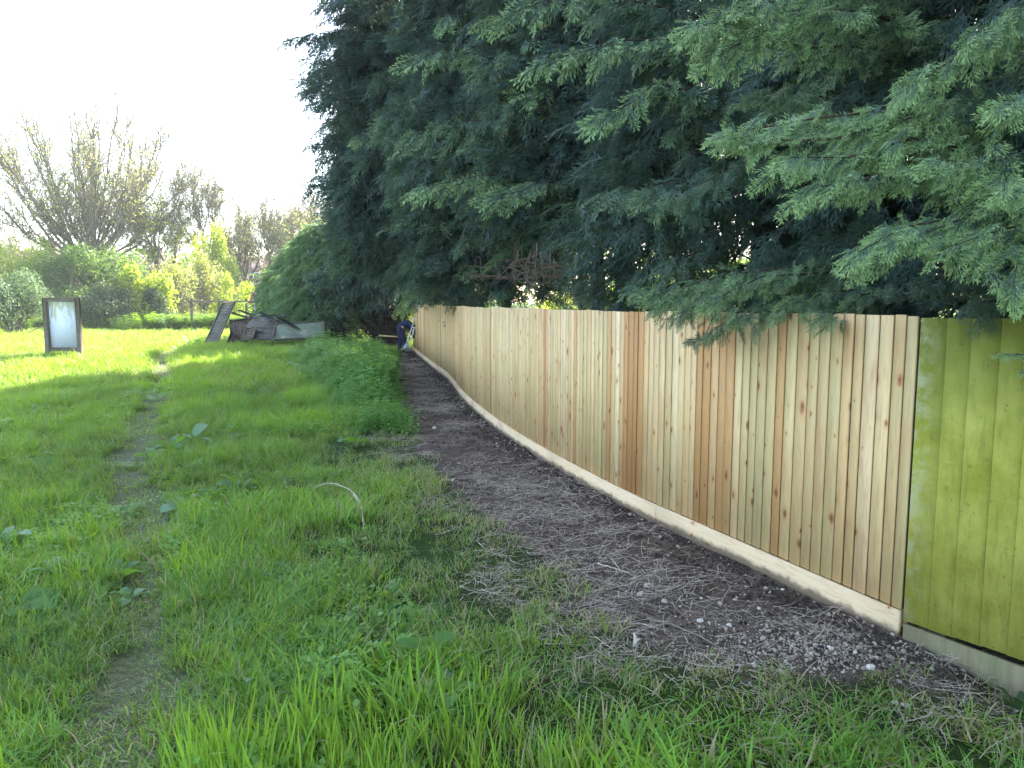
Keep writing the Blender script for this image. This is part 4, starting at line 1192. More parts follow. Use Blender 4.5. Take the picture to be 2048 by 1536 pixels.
for i, (pxx, Y, wp, yt, nl, ls, m, lab, lb) in enumerate([
    (20, 36, 190, 520, 9500, .11, M_BG, 'blue green rounded bush nearest the notice board', 13),
    (-110, 34, 260, 470, 9000, .12, M_BG, 'tall blue green bush at the very edge of the meadow', 13),
    (55, 47, 200, 462, 11000, .14, M_YG, 'tall yellow green bush behind the blue green one', 14),
    (165, 46, 190, 484, 12000, .14, M_MG, 'dense mid green bush behind the notice board', 14),
    (250, 48, 160, 492, 9000, .14, M_MG, 'mid green bush below the fan-shaped tree', 13),
    (215, 43, 150, 560, 8000, .12, M_DG, 'low dark green bush at the foot of the hedge', 12),
    (300, 44, 110, 512, 3800, .20, M_YG, 'bright yellow green shrub with large leaves', 10),
    (345, 47, 120, 520, 4200, .13, M_PG, 'pale twiggy shrub beside the bright yellow green one', 10),
    (405, 50, 130, 500, 4200, .13, M_PG, 'pale green twiggy shrub behind the timber pile', 10),
    (432, 53, 90, 430, 6000, .15, M_YG, 'tall narrow ivy-clad column of yellow green leaves', 12),
    (470, 48, 90, 545, 3200, .15, M_YG, 'yellow green leafy shrub by the road sign', 9),
    (535, 52, 100, 530, 1500, .11, M_PG, 'brownish bare shrub right of the road sign', 9),
    (320, 43, 70, 575, 3200, .13, M_DG, 'small dark bush under the bright yellow green shrub', 9),
    (600, 60, 160, 500, 5000, .14, M_YG, 'yellow green bush glimpsed behind the cypress bushes', 10)]):
    ww = wp/FPX*Y*(1.45 if Y > 40 else 1.12); nl = int(nl*1.5); hh = (hz(yt, Y)-float(h(gx(pxx, Y), Y)))*1.1
    shrub(500+i, gx(pxx, Y), Y, ww, ww*.7, hh, nl, ls, m, lab, group=G1, name='shrub', lobes=lb, twigs=46 if m in (M_PG,) else 26, gap=.30 if m is not M_PG else .42, leggy=8 if m is M_PG else 3)
# sunlit greenery behind the conifers, seen through the gap and past the fence end
G2 = 'sunlit bushes behind the conifers'
shrub(601, gx(1180, 26), 26, 5.5, 3, 3.2, 7000, .13, M_YG, 'sunlit yellow green bush behind the trunk gap', group=G2)
shrub(602, gx(1290, 24), 24, 5, 3, 3.6, 6000, .13, M_MG, 'mid green bush right of the trunk gap, behind the conifers', group=G2)
shrub(603, gx(800, 46), 46, 6, 3, 4.0, 6500, .15, M_YG, 'sunlit yellow bush glimpsed beyond the fence end', group=G2)
shrub(604, gx(930, 44), 44, 7, 3, 4.0, 5000, .15, M_MG, 'mid green bush hidden beyond the fence end', group=G2)
shrub(605, gx(1420, 30), 30, 8, 3, 4.5, 5000, .16, M_MG, 'large green bush far behind the near conifers', group=G2)
# bare dark thicket at the end of the soil strip
shrub(610, -5.2, 29.9, 4.2, 1.6, 2.8, 5200, .08, M_DG, 'dark leafless thicket at the end of the soil strip', name='thicket', cat='thicket', twigs=170, leggy=9, gap=.3, bark=M_BARK, lobes=14)
shrub(611, -6.9, 29.3, 2.4, 1.4, 1.9, 2600, .08, M_DG, 'dark twiggy shrub at the foot of the cypress bush', name='thicket', cat='thicket', twigs=90, leggy=8, gap=.3, bark=M_BARK, lobes=12)

# the far wood closing the horizon
def treeline():
    r = np.random.default_rng(8); n = 26000
    x = r.uniform(-160, 190, n); top = 4.5+4.5*fbm(x, x*0, .09, 3)+1.6*fbm(x, x*0, .5, 8)
    z = top*r.uniform(0, 1, n)**.8; y = 84+r.normal(0, 1.8, n)+.05*np.abs(x)
    V, F = leaf_quads(np.stack([x, y, z], 1), r.normal(0, 1, (n, 3))+np.array([0, -.6, .4]), 1.0, r)
    tag(obj('treeline', newmesh('treeline', V, F, {'tint': np.repeat(np.clip(fbm(x, z, .4, 2)+r.normal(0, .15, n), 0, 1), 4)}), None, M_MG), 'distant line of trees closing the view behind the meadow', 'trees', kind='stuff')
treeline()

# ---- houses glimpsed through the twigs
M_TILE = mat_simple('roof tiles', (.15, .10, .085), .85, .3, 6); M_BRICK = mat_simple('house brick', (.26, .19, .155), .9, .2, 9); M_REND = mat_simple('pale render', (.55, .47, .40), .9, .1, 4); M_GLASS = mat_simple('window glass', (.03, .035, .04), .1, .1, 3, 0, .6)
M_WFR = mat_simple('window frame', (.7, .7, .68), .5, .05)
def house(pxx, Y, wid, eaves, ridge, m, label, rot=0):
    x = gx(pxx, Y); root = empty('house', (x, Y, float(h(x, Y))), label, 'house', 'houses behind the trees', (0, 0, rot)); dp = 7
    mb = MB(); V = [(a*wid/2, b*dp/2, z) for z in (-.2, eaves) for a, b in ((-1, -1), (1, -1), (1, 1), (-1, 1))]+[(-wid/2, 0, ridge), (wid/2, 0, ridge)]
    mb.add(V, [(0, 1, 5, 4), (1, 2, 6, 5), (2, 3, 7, 6), (3, 0, 4, 7), (4, 7, 8), (5, 9, 6)]); mb.build('wall', m, root)
    mb = MB()
    for sg in (-1, 1):
        a = math.atan2(ridge-eaves, dp/2); L = math.hypot(ridge-eaves, dp/2)+.35
        c = (0, sg*(dp/4+.12), (ridge+eaves)/2+.02); mb.box(c, (wid+.5, L, .12), Matrix.Rotation(-sg*a, 3, 'X'), sg*.1)
    rf = mb.build('roof', M_TILE, root)
    mb = MB(); mb.box((wid*.32, 0, ridge+.5), (.9, .6, 1.5), None, 0, .02)
    mb.tube([(wid*.32-.2, 0, ridge+1.2), (wid*.32-.2, 0, ridge+1.6)], .12, 8).tube([(wid*.32+.2, 0, ridge+1.2), (wid*.32+.2, 0, ridge+1.6)], .12, 8); mb.build('chimney', M_BRICK, rf)
    for zz in (1.5, 4.1):
        for k in (-1, 0, 1):
            mb = MB(); cx = k*wid*.3
            for b in ((cx-.55, .08, 1.2), (cx+.55, .08, 1.2)): mb.box((b[0], -dp/2-.03, zz), (.08, .1, 1.2))
            mb.box((cx, -dp/2-.03, zz-.56), (1.02, .1, .08)).box((cx, -dp/2-.03, zz+.56), (1.02, .1, .08)).box((cx, -dp/2-.03, zz), (.06, .09, 1.04))
            fr = mb.build('window', M_WFR, root); mb = MB(); mb.box((cx, -dp/2-.012, zz), (1.02, .03, 1.04)); mb.build('pane', M_GLASS, fr)
house(60, 80, 9, 4.2, 6.9, M_BRICK, 'brown brick house with chimney behind the tall yellow green bush', .1)
house(285, 84, 8, 4.0, 6.4, M_REND, 'pale rendered house with red roof behind the low leaning tree', -.2)
house(535, 82, 8, 4.0, 6.3, M_BRICK, 'red brick house behind the road sign', .15)

# ================================================================== NOTICE BOARD
def notice_board():
    Y = 22.0; xl, xr = gx(92.5, Y), gx(163, Y); cx = (xl+xr)/2; W = xr-xl; gz = float(h(cx, Y))
    top = hz(595, Y)-gz; pt, pb = hz(603, Y)-gz, hz(695, Y)-gz
    root = empty('notice_board', (cx, Y, gz), 'weathered wooden notice board with a faded blue white panel on two posts in the grass', 'notice board', rot=(0, 0, R(-7)))
    for sg in (-1, 1):
        mb = MB(); mb.box((sg*W/2, 0, top/2-.1), (.125, .11, top+.2), None, .2+.3*sg, .008); mb.build('post', M_OLDB, root)
    for z, nm in ((top-.055, 0), (pb-.05, 1)):
        mb = MB(); mb.box((0, .003, z), (W-.128, .085, .11), None, .4+nm*.3, .006); mb.build('frame_rail', M_OLDB, root)
    n = NT('faded notice panel'); p = n.objco()
    f = n.noise(n.mapping(p, (7, 7, 1.0)), 2.4, 5, .7, .4); f2 = n.noise(n.mapping(p, (12, 12, 1.6)), 3, 6, .75, 1.2)
    z = n.N('ShaderNodeSeparateXYZ'); n.L(p, z.inputs[0])
    col = n.mix(n.noise(p, 3, 3), (.50, .56, .68), (.62, .66, .74))
    alg = n.math('MULTIPLY', n.mapr(n.math('ADD', f, n.mapr(z.outputs[2], .7, 1.65, -.16, .14, False)), .50, .60), .9)
    col = n.mix(alg, col, (.36, .38, .16))
    cr = n.math('MULTIPLY', n.mapr(f2, .60, .66), .8)
    col = n.mix(cr, col, (.20, .18, .15))
    m = n.end(n.princ(col, .75, f2, .4, .01))
    mb = MB(); mb.box((0, .03, (pt+pb)/2), (W-.128, .02, pt-pb+.0), None, 0); pn = mb.build('panel', m, root)
    mb = MB()
    for sg in (-1, 1): mb = MB(); mb.box((sg*(W/2-.08), .005, (pt+pb)/2), (.022, .03, pt-pb-.005), None, .3); mb.build('bead', M_OLDB, root)
notice_board()

# ================================================================== OLD PANELS AND PLANKS
def slab_pts(name, corners, thick, m, label, cat, group, slats=0, horiz=True, seed=0, battens=True):
    """a panel through three world corners: origin (bottom left), bottom right, top left"""
    O, A, B = [Vector(c) for c in corners]
    u = (A-O); W = u.length; u.normalize(); v = (B-O); v = v-u*v.dot(u); H = v.length; v.normalize(); nrm = u.cross(v)
    M = Matrix((u, nrm, v)).transposed().to_4x4(); M.translation = O
    r = np.random.default_rng(seed)
    root = empty(name, O, label, cat, group); root.matrix_world = M
    mb = MB()
    if slats:
        n = slats
        for i in range(n):
            a = .018
            if horiz:
                mb.box((W/2, thick/2*0-r.uniform(0, .006), H*(i+.5)/n), (W*r.uniform(.985, 1.0), .012, H/n*1.12), Matrix.Rotation(R(6), 3, 'X'), r.uniform())
            else:
                mb.box((W*(i+.5)/n, -r.uniform(0, .006), H/2+r.normal(0, .01)), (W/n*1.1, .012, H*r.uniform(.96, 1.0)), Matrix.Rotation(R(5), 3, 'Z'), r.uniform())
    else: mb.box((W/2, 0, H/2), (W, .014, H), None, .3, .003)
    mb.build('slats' if slats else 'board_sheet', m, root)
    if battens:
        for k, (c, s_) in enumerate((((W*.03, .028, H/2), (.045, .03, H)), ((W*.97, .028, H/2), (.045, .03, H)), ((W/2, .03, H*.04), (W*.9, .028, .045)), ((W/2, .03, H*.96), (W*.9, .028, .045)))):
            q = MB(); q.box(c, s_, None, .1*k, .004); q.build('batten', M_OLDB, root)
    return root
def plank(a, b, wd, th, m, label, seed=0, roll=0.0):
    a, b = Vector(a), Vector(b); d = b-a; L = d.length
    mb = MB(); mb.box((L/2, 0, 0), (L, wd, th), None, seed*.17, .004)
    o = mb.build('loose_plank', m); q = d.to_track_quat('X', 'Z').to_matrix().to_4x4() @ Matrix.Rotation(roll, 4, 'X'); q.translation = a; o.matrix_world = q
    tag(o, label, 'plank', 'loose planks on the old fence pile'); return o
GP = 'old fence panels dumped in a pile'
def dn(p, d): return Vector(p)+Vector((0, 0, -d))
slab_pts('fence_panel', (px(409, 690, 26.2), px(433, 692, 25.6), px(443, 603, 26.9)), .03, M_OLD, 'grey slatted panel standing tilted at the end of the pile', 'fence panel', GP, 17, True, 1)
slab_pts('fence_panel', (px(540, 668, 26.3), px(490, 654, 26.2), px(570, 645, 27.6)), .03, M_OLD, 'grey slatted panel lying askew on top of the pile', 'fence panel', GP, 9, True, 2)
slab_pts('fence_panel', (px(545, 682, 26.0), px(650, 676, 26.4), px(539, 649, 27.2)), .03, M_OLDG, 'smooth greenish grey panel sloping into the weeds', 'fence panel', GP, 0, True, 3)
slab_pts('fence_panel', (px(484, 683, 25.6), px(506, 678, 25.6), px(466, 664, 26.3)), .03, M_OLDB, 'small brown panel propped at the front of the pile', 'fence panel', GP, 4, True, 4)
slab_pts('fence_panel', (px(503, 680, 26.0), px(544, 680, 26.0), px(500, 655, 26.5)), .03, M_OLD, 'panel with louvred slats under the askew one', 'fence panel', GP, 8, True, 5)
slab_pts('fence_panel', (px(462, 688, 26.6), px(500, 684, 26.8), px(457, 640, 27.4)), .03, M_OLDB, 'dark brown panel upright behind the small brown one', 'fence panel', GP, 6, False, 6)
slab_pts('fence_panel', (px(575, 676, 27.0), px(652, 672, 27.4), px(568, 656, 28.6)), .03, M_OLDG, 'grey green panel beneath the pale plank', 'fence panel', GP, 6, True, 7)
for i, (a, b, Ya, Yb, wd, th, m, lab) in enumerate([
    ((461, 625), (500, 637), 27.2, 26.9, .10, .04, M_OLDB, 'dark plank sticking out over the left of the pile'),
    ((467, 642), (504, 638), 26.8, 27.2, .10, .04, M_OLDB, 'dark plank lying flat above the brown panels'),
    ((477, 620), (517, 635), 27.6, 27.0, .12, .03, M_OLDG, 'mossy plank crossing the top of the pile'),
    ((500, 634), (571, 631), 27.2, 28.0, .14, .03, M_OLD, 'long grey plank lying along the top of the pile'),
    ((520, 624), (548, 640), 27.8, 27.2, .12, .03, M_OLD, 'short grey plank under the long one'),
    ((556, 634), (597, 660), 27.6, 26.2, .16, .05, M_OLDG, 'thick pale plank slanting down the right of the pile'),
    ((590, 650), (632, 660), 27.4, 27.0, .12, .03, M_OLD, 'grey plank at the right end of the pile'),
    ((455, 690), (464, 665), 26.2, 27.0, .10, .04, M_OLDB, 'short dark plank leaning behind the tilted panel'),
    ((470, 672), (500, 690), 26.5, 26.0, .12, .03, M_OLDB, 'brown plank fallen at the foot of the pile')]):
    plank(px(*a, Ya), px(*b, Yb), wd, th, m, lab, i+1, .5 if i % 2 else .2)

# ---- post and rail barrier and the road sign behind the pile
rt = empty('rail_fence', (gx(380, 40), 40, float(h(gx(380, 40), 40))), 'low weathered post and rail fence behind the timber pile', 'rail fence')
z0 = rt.location.z; L_ = gx(560, 40)-gx(380, 40)
mb = MB(); mb.box((L_/2, 0, hz(603, 40)-z0), (L_, .05, .10), None, .2, .01); mb.build('rail', M_OLDB, rt)
for k in range(4):
    mb = MB(); mb.box((L_*(k+.1)/3.3, .09, (hz(600, 40)-z0)/2), (.12, .1, hz(600, 40)-z0+.15), None, .2*k, .01); mb.build('post', M_OLDB, rt)
def road_sign():
    Y = 33.0; x = gx(515, Y); gz = float(h(x, Y)); z1, z2 = hz(606, Y)-gz, hz(577, Y)-gz
    root = empty('road_sign', (x, Y, gz), 'small triangular warning sign with red border, turned away beyond the pile', 'road sign', rot=(0, 0, R(62)))
    M_RED = mat_simple('sign red', (.55, .08, .08), .5, .1); M_WH = mat_simple('sign white', (.75, .72, .72), .5, .05); M_GP = mat_simple('galvanised steel', (.35, .36, .37), .5, .15, 10, .6)
    hh = z2-z1; s_ = hh/math.sqrt(3)*1.0+.08
    def tri(k, y, t, nm, m, par):
        c = z1+hh*.36; V = []; P = [(-s_*k, c-hh*.36*k), (s_*k, c-hh*.36*k), (0, c+hh*.64*k)]
        for yy in (y, y-t): V += [(a, yy, b) for a, b in P]
        q = MB(); q.add(V, [(0, 2, 1), (3, 4, 5), (0, 1, 4, 3), (1, 2, 5, 4), (2, 0, 3, 5)]); return q.build(nm, m, par)
    pl = tri(1, 0, .02, 'sign_plate', M_RED, root); tri(.74, -.021, .004, 'sign_face', M_WH, pl)
    mb = MB(); mb.tube([(0, .05, -.2), (0, .05, z2-.15)], .035, 10); mb.build('pole', M_GP, root)
road_sign()

# ================================================================== PERSON
def skin(name, verts, edges, radii, m, parent, sub=2):
    me = bpy.data.meshes.new(name); me.from_pydata(verts, edges, []); o = obj(name, me, parent, m)
    sk_ = o.modifiers.new('skin', 'SKIN'); sk_.use_smooth_shade = True; me.skin_vertices or None
    for i, rr in enumerate(radii):
        d = me.skin_vertices[0].data[i]; d.radius = (rr, rr) if not hasattr(rr, '__len__') else rr; d.use_root = (i == 0)
    sb = o.modifiers.new('sub', 'SUBSURF'); sb.levels = sb.render_levels = sub
    return o
def person():
    Y = 27.6; x0 = gx(806, Y); gz = float(h(x0, Y))
    root = empty('person', (x0, Y, gz), 'person in dark blue clothes bending forward at the far end of the new fence', 'person', rot=(0, 0, R(28)))
    # faces +X (towards the fence); hips over the feet, back level, arms down
    MS = mat_simple('skin', (.45, .26, .19), .6, .05); MJ = mat_simple('navy jacket cloth', (.022, .035, .085), .85, .25, 30); MT = mat_simple('dark jeans cloth', (.012, .018, .045), .9, .25, 30)
    MH = mat_simple('brown hair', (.04, .025, .018), .7, .2, 60); MB_ = mat_simple('boot leather', (.03, .022, .018), .6, .2)
    V = [(-.10, 0, .90), (.03, 0, 1.02), (.20, 0, 1.08), (.36, 0, 1.02), (.45, 0, .93), (.52, 0, .84), (.55, 0, .76),
         (-.10, .10, .86), (-.05, .13, .48), (-.12, .14, .09), (.04, .15, .05),
         (-.10, -.10, .86), (.02, -.13, .49), (-.03, -.14, .09), (.12, -.15, .05),
         (.34, .18, .98), (.40, .24, .72), (.52, .17, .52), (.57, .14, .45), (.34, -.18, .98), (.42, -.25, .72), (.54, -.16, .50), (.59, -.12, .43)]
    E_ = [(0, 1), (1, 2), (2, 3), (3, 4), (4, 5), (5, 6), (0, 7), (7, 8), (8, 9), (9, 10), (0, 11), (11, 12), (12, 13), (13, 14), (3, 15), (15, 16), (16, 17), (17, 18), (3, 19), (19, 20), (20, 21), (21, 22)]
    Rr = [.13, .14, .15, .12, .055, .095, .07, .095, .062, .045, .035, .095, .062, .045, .035, .06, .045, .032, .026, .06, .045, .032, .026]
    # fingers as chains from each hand
    for hnd in (18, 22):
        hx, hy, hzz = V[hnd]
        for k, (dy, L) in enumerate(((-.03, .07), (-.01, .08), (.01, .075), (.03, .06))):
            V.append((hx+.03, hy+dy, hzz-.03)); V.append((hx+.035, hy+dy, hzz-.03-L*.6)); V.append((hx+.015, hy+dy, hzz-.03-L)); n_ = len(V)
            E_ += [(hnd, n_-3), (n_-3, n_-2), (n_-2, n_-1)]; Rr += [.010, .009, .008]
        V.append((hx-.02, hy+.03, hzz-.03)); V.append((hx-.02, hy+.035, hzz-.07)); n_ = len(V); E_ += [(hnd, n_-2), (n_-2, n_-1)]; Rr += [.011, .009]
    skin('body', V, E_, Rr, MS, root, 1)
    skin('jacket', [V[i] if i else (-.13, 0, .87) for i in (0, 1, 2, 3, 15, 16, 17, 19, 20, 21)], [(0, 1), (1, 2), (2, 3), (3, 4), (4, 5), (5, 6), (3, 7), (7, 8), (8, 9)], [.165, .185, .19, .155, .085, .068, .05, .085, .068, .05], MJ, root)
    skin('trousers', [(-.06, 0, .94), (-.11, 0, .88)]+[V[i] for i in (7, 8, 9, 11, 12, 13)], [(0, 1), (1, 2), (2, 3), (3, 4), (1, 5), (5, 6), (6, 7)], [.15, .155, .12, .09, .075, .12, .09, .075], MT, root)
    for i in (9, 13):
        a = Vector(V[i]); skin('boot', [tuple(a+Vector((0, 0, .03))), tuple(a+Vector((.0, 0, -.04))), tuple(a+Vector((.17, .01, -.055)))], [(0, 1), (1, 2)], [.055, .055, .042], MB_, root)
    skin('hair', [(.50, 0, .90), (.53, 0, .83), (.50, 0, .79)], [(0, 1), (1, 2)], [.085, .108, .07], MH, root)
person()
M_ALU = mat_simple('pale tool shaft', (.62, .60, .58), .5, .1, 8); M_BLADE = mat_simple('steel blade', (.30, .31, .33), .4, .2, 8, .7)
def tool(a, b, label, blade=True, n='garden_fork'):
    a, b = Vector(a), Vector(b); d = (b-a); L = d.length; M = d.to_track_quat('Z', 'Y').to_matrix().to_4x4(); M.translation = a
    root = empty(n, a, label, 'garden tool', 'long tools leaning by the person'); root.matrix_world = M
    mb = MB(); mb.tube([(0, 0, .25), (0, 0, L)], .021, 8); mb.build('shaft', M_ALU, root)
    mb = MB(); mb.tube([(-.06, 0, L), (.06, 0, L)], .018, 8); mb.build('handle', M_ALU, root)
    mb = MB()
    if blade: mb.box((0, 0, .13), (.17, .012, .27), None, 0, .005); mb.tube([(0, 0, .24), (0, 0, .34)], [.03, .022], 8)
    else:
        mb.box((0, 0, .2), (.20, .014, .02))
        for k in range(4): mb.tube([(-.09+.06*k, 0, .2), (-.09+.06*k, .01, 0)], [.007, .003], 6)
    mb.build('blade' if blade else 'tines', M_BLADE, root)
tool(px(808, 700, 26.6), px(830, 638, 27.2), 'pale shafted spade propped upright against the fence end', True, 'spade')
tool(px(815, 705, 26.2), px(829, 655, 26.6), 'second pale shafted tool leaning lower beside the spade', False)
pa, pb = px(758, 671, 28.3), px(800, 674, 28.0)
mb = MB(); mb.tube([pa, (pa+pb)/2, pb], [.035, .03, .03], 8); o = mb.build('wooden_pole', mat_simple('bare yellow wood', (.45, .30, .15), .8, .2)); tag(o, 'pale wooden pole lying level across the thicket by the person', 'pole')

# ================================================================== NETTLES (stuff)
def nettle_mesh(seed):
    r = np.random.default_rng(seed); P = []; N = []; S0 = []; SZ = []
    for st in range(5):
        b = np.array([r.normal(0, .09), r.normal(0, .09), 0]); H = r.uniform(.32, .60); d = np.array([r.normal(0, .15), r.normal(0, .15), 1.])
        S0.append((b, b+d*H, .005, .002)); nn = 9
        for i in range(nn):
            t = .18+.82*i/(nn-1); p = b+d*H*t; a0 = (i % 2)*math.pi/2+r.normal(0, .25); s_ = .085*(1.15-.75*t)+.02
            for k in range(2 if i < nn-1 else 4):
                a = a0+k*math.pi*(1 if i < nn-1 else .5); o = np.array([math.cos(a), math.sin(a), -.25+.5*t*t]); P.append((p, o, s_))
    V = []; F = []; T = []
    for p, o, s_ in P:
        o = o/np.linalg.norm(o); w_ = np.array([-o[1], o[0], 0]); w_ /= np.linalg.norm(w_)+1e-9; k = len(V); up = np.array([0, 0, 1.])
        V += [p, p+o*s_*.35+w_*s_*.33+up*s_*.10, p+o*s_*.4, p+o*s_*.35-w_*s_*.33+up*s_*.10, p+o*s_*1.15-up*s_*.2]; F += [(k, k+1, k+2), (k, k+2, k+3), (k+1, k+4, k+2), (k+2, k+4, k+3)]
        T += [r.uniform()]*5
    V = np.array(V); P0, P1, R0, R1 = zip(*S0); V2, F2 = segs_mesh(P0, P1, R0, R1, 3)
    return newmesh('nettle', np.concatenate([V, V2]), [np.array(F), F2+len(V)], {'tint': np.concatenate([T, np.full(len(V2), .1)])})
def nettles():
    r = np.random.default_rng(3); n = 6500
    x = r.uniform(-10, -1.2, n); y = r.uniform(11, 28, n); k = in_poly(x, y, NETTLE); x, y = x[k], y[k]
    f = fbm(x, y, .8, 61); k = f > .34; x, y, f = x[k], y[k], f[k]
    # stray ones thinning out towards the grass
    x = np.concatenate([x, r.normal(-2.0, .3, 40)]); y = np.concatenate([y, r.uniform(10.5, 12.4, 40)]); f = np.concatenate([f, np.full(40, .4)])
    k = m_soil(x, y) < .02; x, y, f = x[k], y[k], f[k]; m_ = len(x)
    de_, _ = seg_dist(x, y, NETTLE+NETTLE[:1])
    sc = (.15+1.45*f)*r.uniform(.65, 1.25, m_)*(.45+.6*sm(0, .9, de_))
    o = scatter_gn('nettles', np.stack([x, y, h(x, y)], 1), np.stack([r.normal(0, .12, m_), r.normal(0, .12, m_), r.uniform(0, 6.28, m_)], 1), np.stack([sc*1.05, sc*1.05, sc], 1), r.integers(0, 5, m_), [nettle_mesh(70+i) for i in range(5)], {}, M_NET)
    tag(o, 'dense bank of dark green nettles beside the soil strip', 'nettles', kind='stuff')
    # low weeds along the foot of the far hedge
    n = 1500; x = r.uniform(-33, -13, n); y = r.uniform(40, 44.5, n)
    k = fbm(x, y, .6, 12) > .4; x, y = x[k], y[k]; m_ = len(x); sc = r.uniform(1.2, 2.4, m_)
    o = scatter_gn('weeds', np.stack([x, y, h(x, y)], 1), np.stack([r.normal(0, .12, m_), r.normal(0, .12, m_), r.uniform(0, 6.28, m_)], 1), np.stack([sc*1.2, sc*1.2, sc*.7], 1), r.integers(0, 5, m_), [nettle_mesh(80+i) for i in range(5)], {}, M_DOCK2)
    tag(o, 'bright green weeds along the foot of the shrubs', 'weeds', kind='stuff')
M_DOCK2 = mat_leaf('bright weed leaves', (.08, .16, .03), (.18, .30, .05), (.3, .5, .04), .4)
nettles()

# ================================================================== DOCK PLANTS
def dock(p, label, n=7, L=.22, W=.36, seed=0, m=None, up=.6, name='dock_plant', group='broad leaved docks in the grass', cat='weed'):
    r = np.random.default_rng(900+seed); gx_, gy_ = gpt(*p); V = []; F = []; T = []
    for i in range(n):
        a = 6.283*i/n+r.uniform(-.3, .3); l = L*r.uniform(.65, 1.2); el = r.uniform(.25, 1.0)*up*1.6; d = np.array([math.cos(a), math.sin(a), 0]); s_ = np.array([-d[1], d[0], 0])
        K = 8; k0 = len(V); p_ = np.array([0, 0, .01])+d*.01; tv = r.uniform(); e = el; stemk = .25; roll = r.normal(0, .35)
        for j in range(K+1):
            t = j/K; wv = W*l*.5*(.06 if t < stemk*.7 else math.sin(math.pi*min(1, (t-stemk*.6)/(1-stemk*.6)))**.65)*(1+.10*math.sin(j*2.7+i)); 
            cp = np.array([0, 0, 1.])*math.cos(e)-d*math.sin(e); sv = s_*math.cos(roll)+cp*math.sin(roll)
            fold = cp*wv*.30
            V += [p_-sv*wv+fold, p_, p_+sv*wv+fold]; T += [tv]*3
            p_ = p_+(d*math.cos(e)+np.array([0, 0, math.sin(e)]))*l/K; e -= .20*r.uniform(.6, 1.3)*(1 if t > .3 else .3)
        for j in range(K):
            for q in (0, 1): F.append((k0+3*j+q, k0+3*j+q+1, k0+3*j+4+q, k0+3*j+3+q))
    V = np.array(V); V[:, 2] = np.maximum(V[:, 2], .01)
    o = obj(name, newmesh(name, V, np.array(F), {'tint': np.array(T)}, True), None, m or M_DOCK, (gx_, gy_, float(h(gx_, gy_))+.01))
    tag(o, label, cat, group); return o
M_DOCKB = mat_leaf('waxy dock leaves', (.08, .17, .09), (.16, .27, .15), (.25, .42, .10), .3)
for i, (p, lb, n, L, m) in enumerate([
    ((140, 1165), 'broad leaved dock beside the worn path, largest in the left grass', 8, .27, M_DOCKB), ((15, 1240), 'dock with a light yellow green leaf at the picture edge', 6, .24, M_DOCK),
    ((10, 1100), 'dock half hidden in tall grass left of the path', 6, .24, M_DOCKB), ((235, 1160), 'small dock right at the edge of the worn path', 6, .22, M_DOCK),
    ((262, 1190), 'flat low dock growing on the worn path itself', 5, .15, M_DOCKB), ((372, 1020), 'pale waxy dock on the right bank of the path', 6, .25, M_DOCKB),
    ((420, 995), 'leafy dock between the waxy one and the yellow tipped one', 7, .24, M_DOCK), ((480, 985), 'dock with an upright yellowish leaf', 6, .26, M_DOCK),
    ((345, 900), 'dock on the path bank level with the narrow part of the track', 6, .28, M_DOCK), ((300, 915), 'yellow green dock at the left kerb of the narrow track', 6, .24, M_DOCK),
    ((385, 885), 'broad low dock in the middle grass right of the track', 6, .30, M_DOCKB), ((590, 740), 'bluish broad leaved dock in front of the nettles', 8, .42, M_DOCKB),
    ((555, 735), 'dock with pale tilted leaves near the nettles', 6, .40, M_DOCKB), ((620, 765), 'bright green dock under the bluish one', 7, .34, M_DOCK),
    ((710, 890), 'dock leaning over the bare edge below the nettles', 6, .30, M_DOCK), ((385, 690), 'spiky leaved plant by the bare patch', 9, .50, M_DOCK),
    ((300, 632), 'bright broad leaved plant at the foot of the shrubs', 9, .8, M_DOCK), ((510, 1375), 'dock leaf showing among the foreground grass', 4, .17, M_DOCKB),
    ((725, 1075), 'single upright yellow green dock leaf below the curved stick', 2, .17, M_DOCK), ((850, 1330), 'single broad leaf standing in the foreground grass', 2, .18, M_DOCK),
    ((900, 1395), 'pale dock leaves in the tallest foreground grass', 4, .18, M_DOCKB), ((560, 1150), 'small dock in the shorter grass near the middle', 4, .13, M_DOCK)]):
    dock(p, lb, n, L, .42, i, m, up=1.0 if 'single' in lb or 'upright' in lb else .6)
dock((2038, 1425), 'dark green jagged weed at the foot of the green fence', 11, .13, .3, 50, M_DG, 1.0, 'thistle_plant', None, 'weed')

# ================================================================== STICKS, STONES
M_STK = mat_bark('stick bark', (.11, .085, .065), (.30, .25, .20), 25); M_STP = mat_bark('pale bleached stick', (.38, .33, .26), (.62, .56, .46), 25)
def stick(pts, rad, m, label, up=.012, seed=0, twigs=1):
    r = np.random.default_rng(seed); P = []
    for (a, b, *c) in pts:
        x, y = gpt(a, b); P.append(Vector((x, y, float(h(x, y))+(c[0] if c else up))))
    Q = smooth3(P, 5); mb = MB(); mb.tube([q+Vector(r.normal(0, rad*.25, 3)) for q in Q], [rad*(1-.6*i/len(Q)) for i in range(len(Q))], 7)
    for k in range(twigs):
        i = r.integers(2, len(Q)-2); d = (Q[i+1]-Q[i]).normalized(); s_ = Vector((-d.y, d.x, .25))*(1 if k % 2 else -1); e = Q[i]+(d*.6+s_*.5)*r.uniform(.04, .10)
        mb.tube([Q[i], e], [rad*.5, rad*.25], 5)
    o = mb.build('fallen_stick', m, smooth=True); tag(o, label, 'stick', 'sticks fallen on the ground'); return o
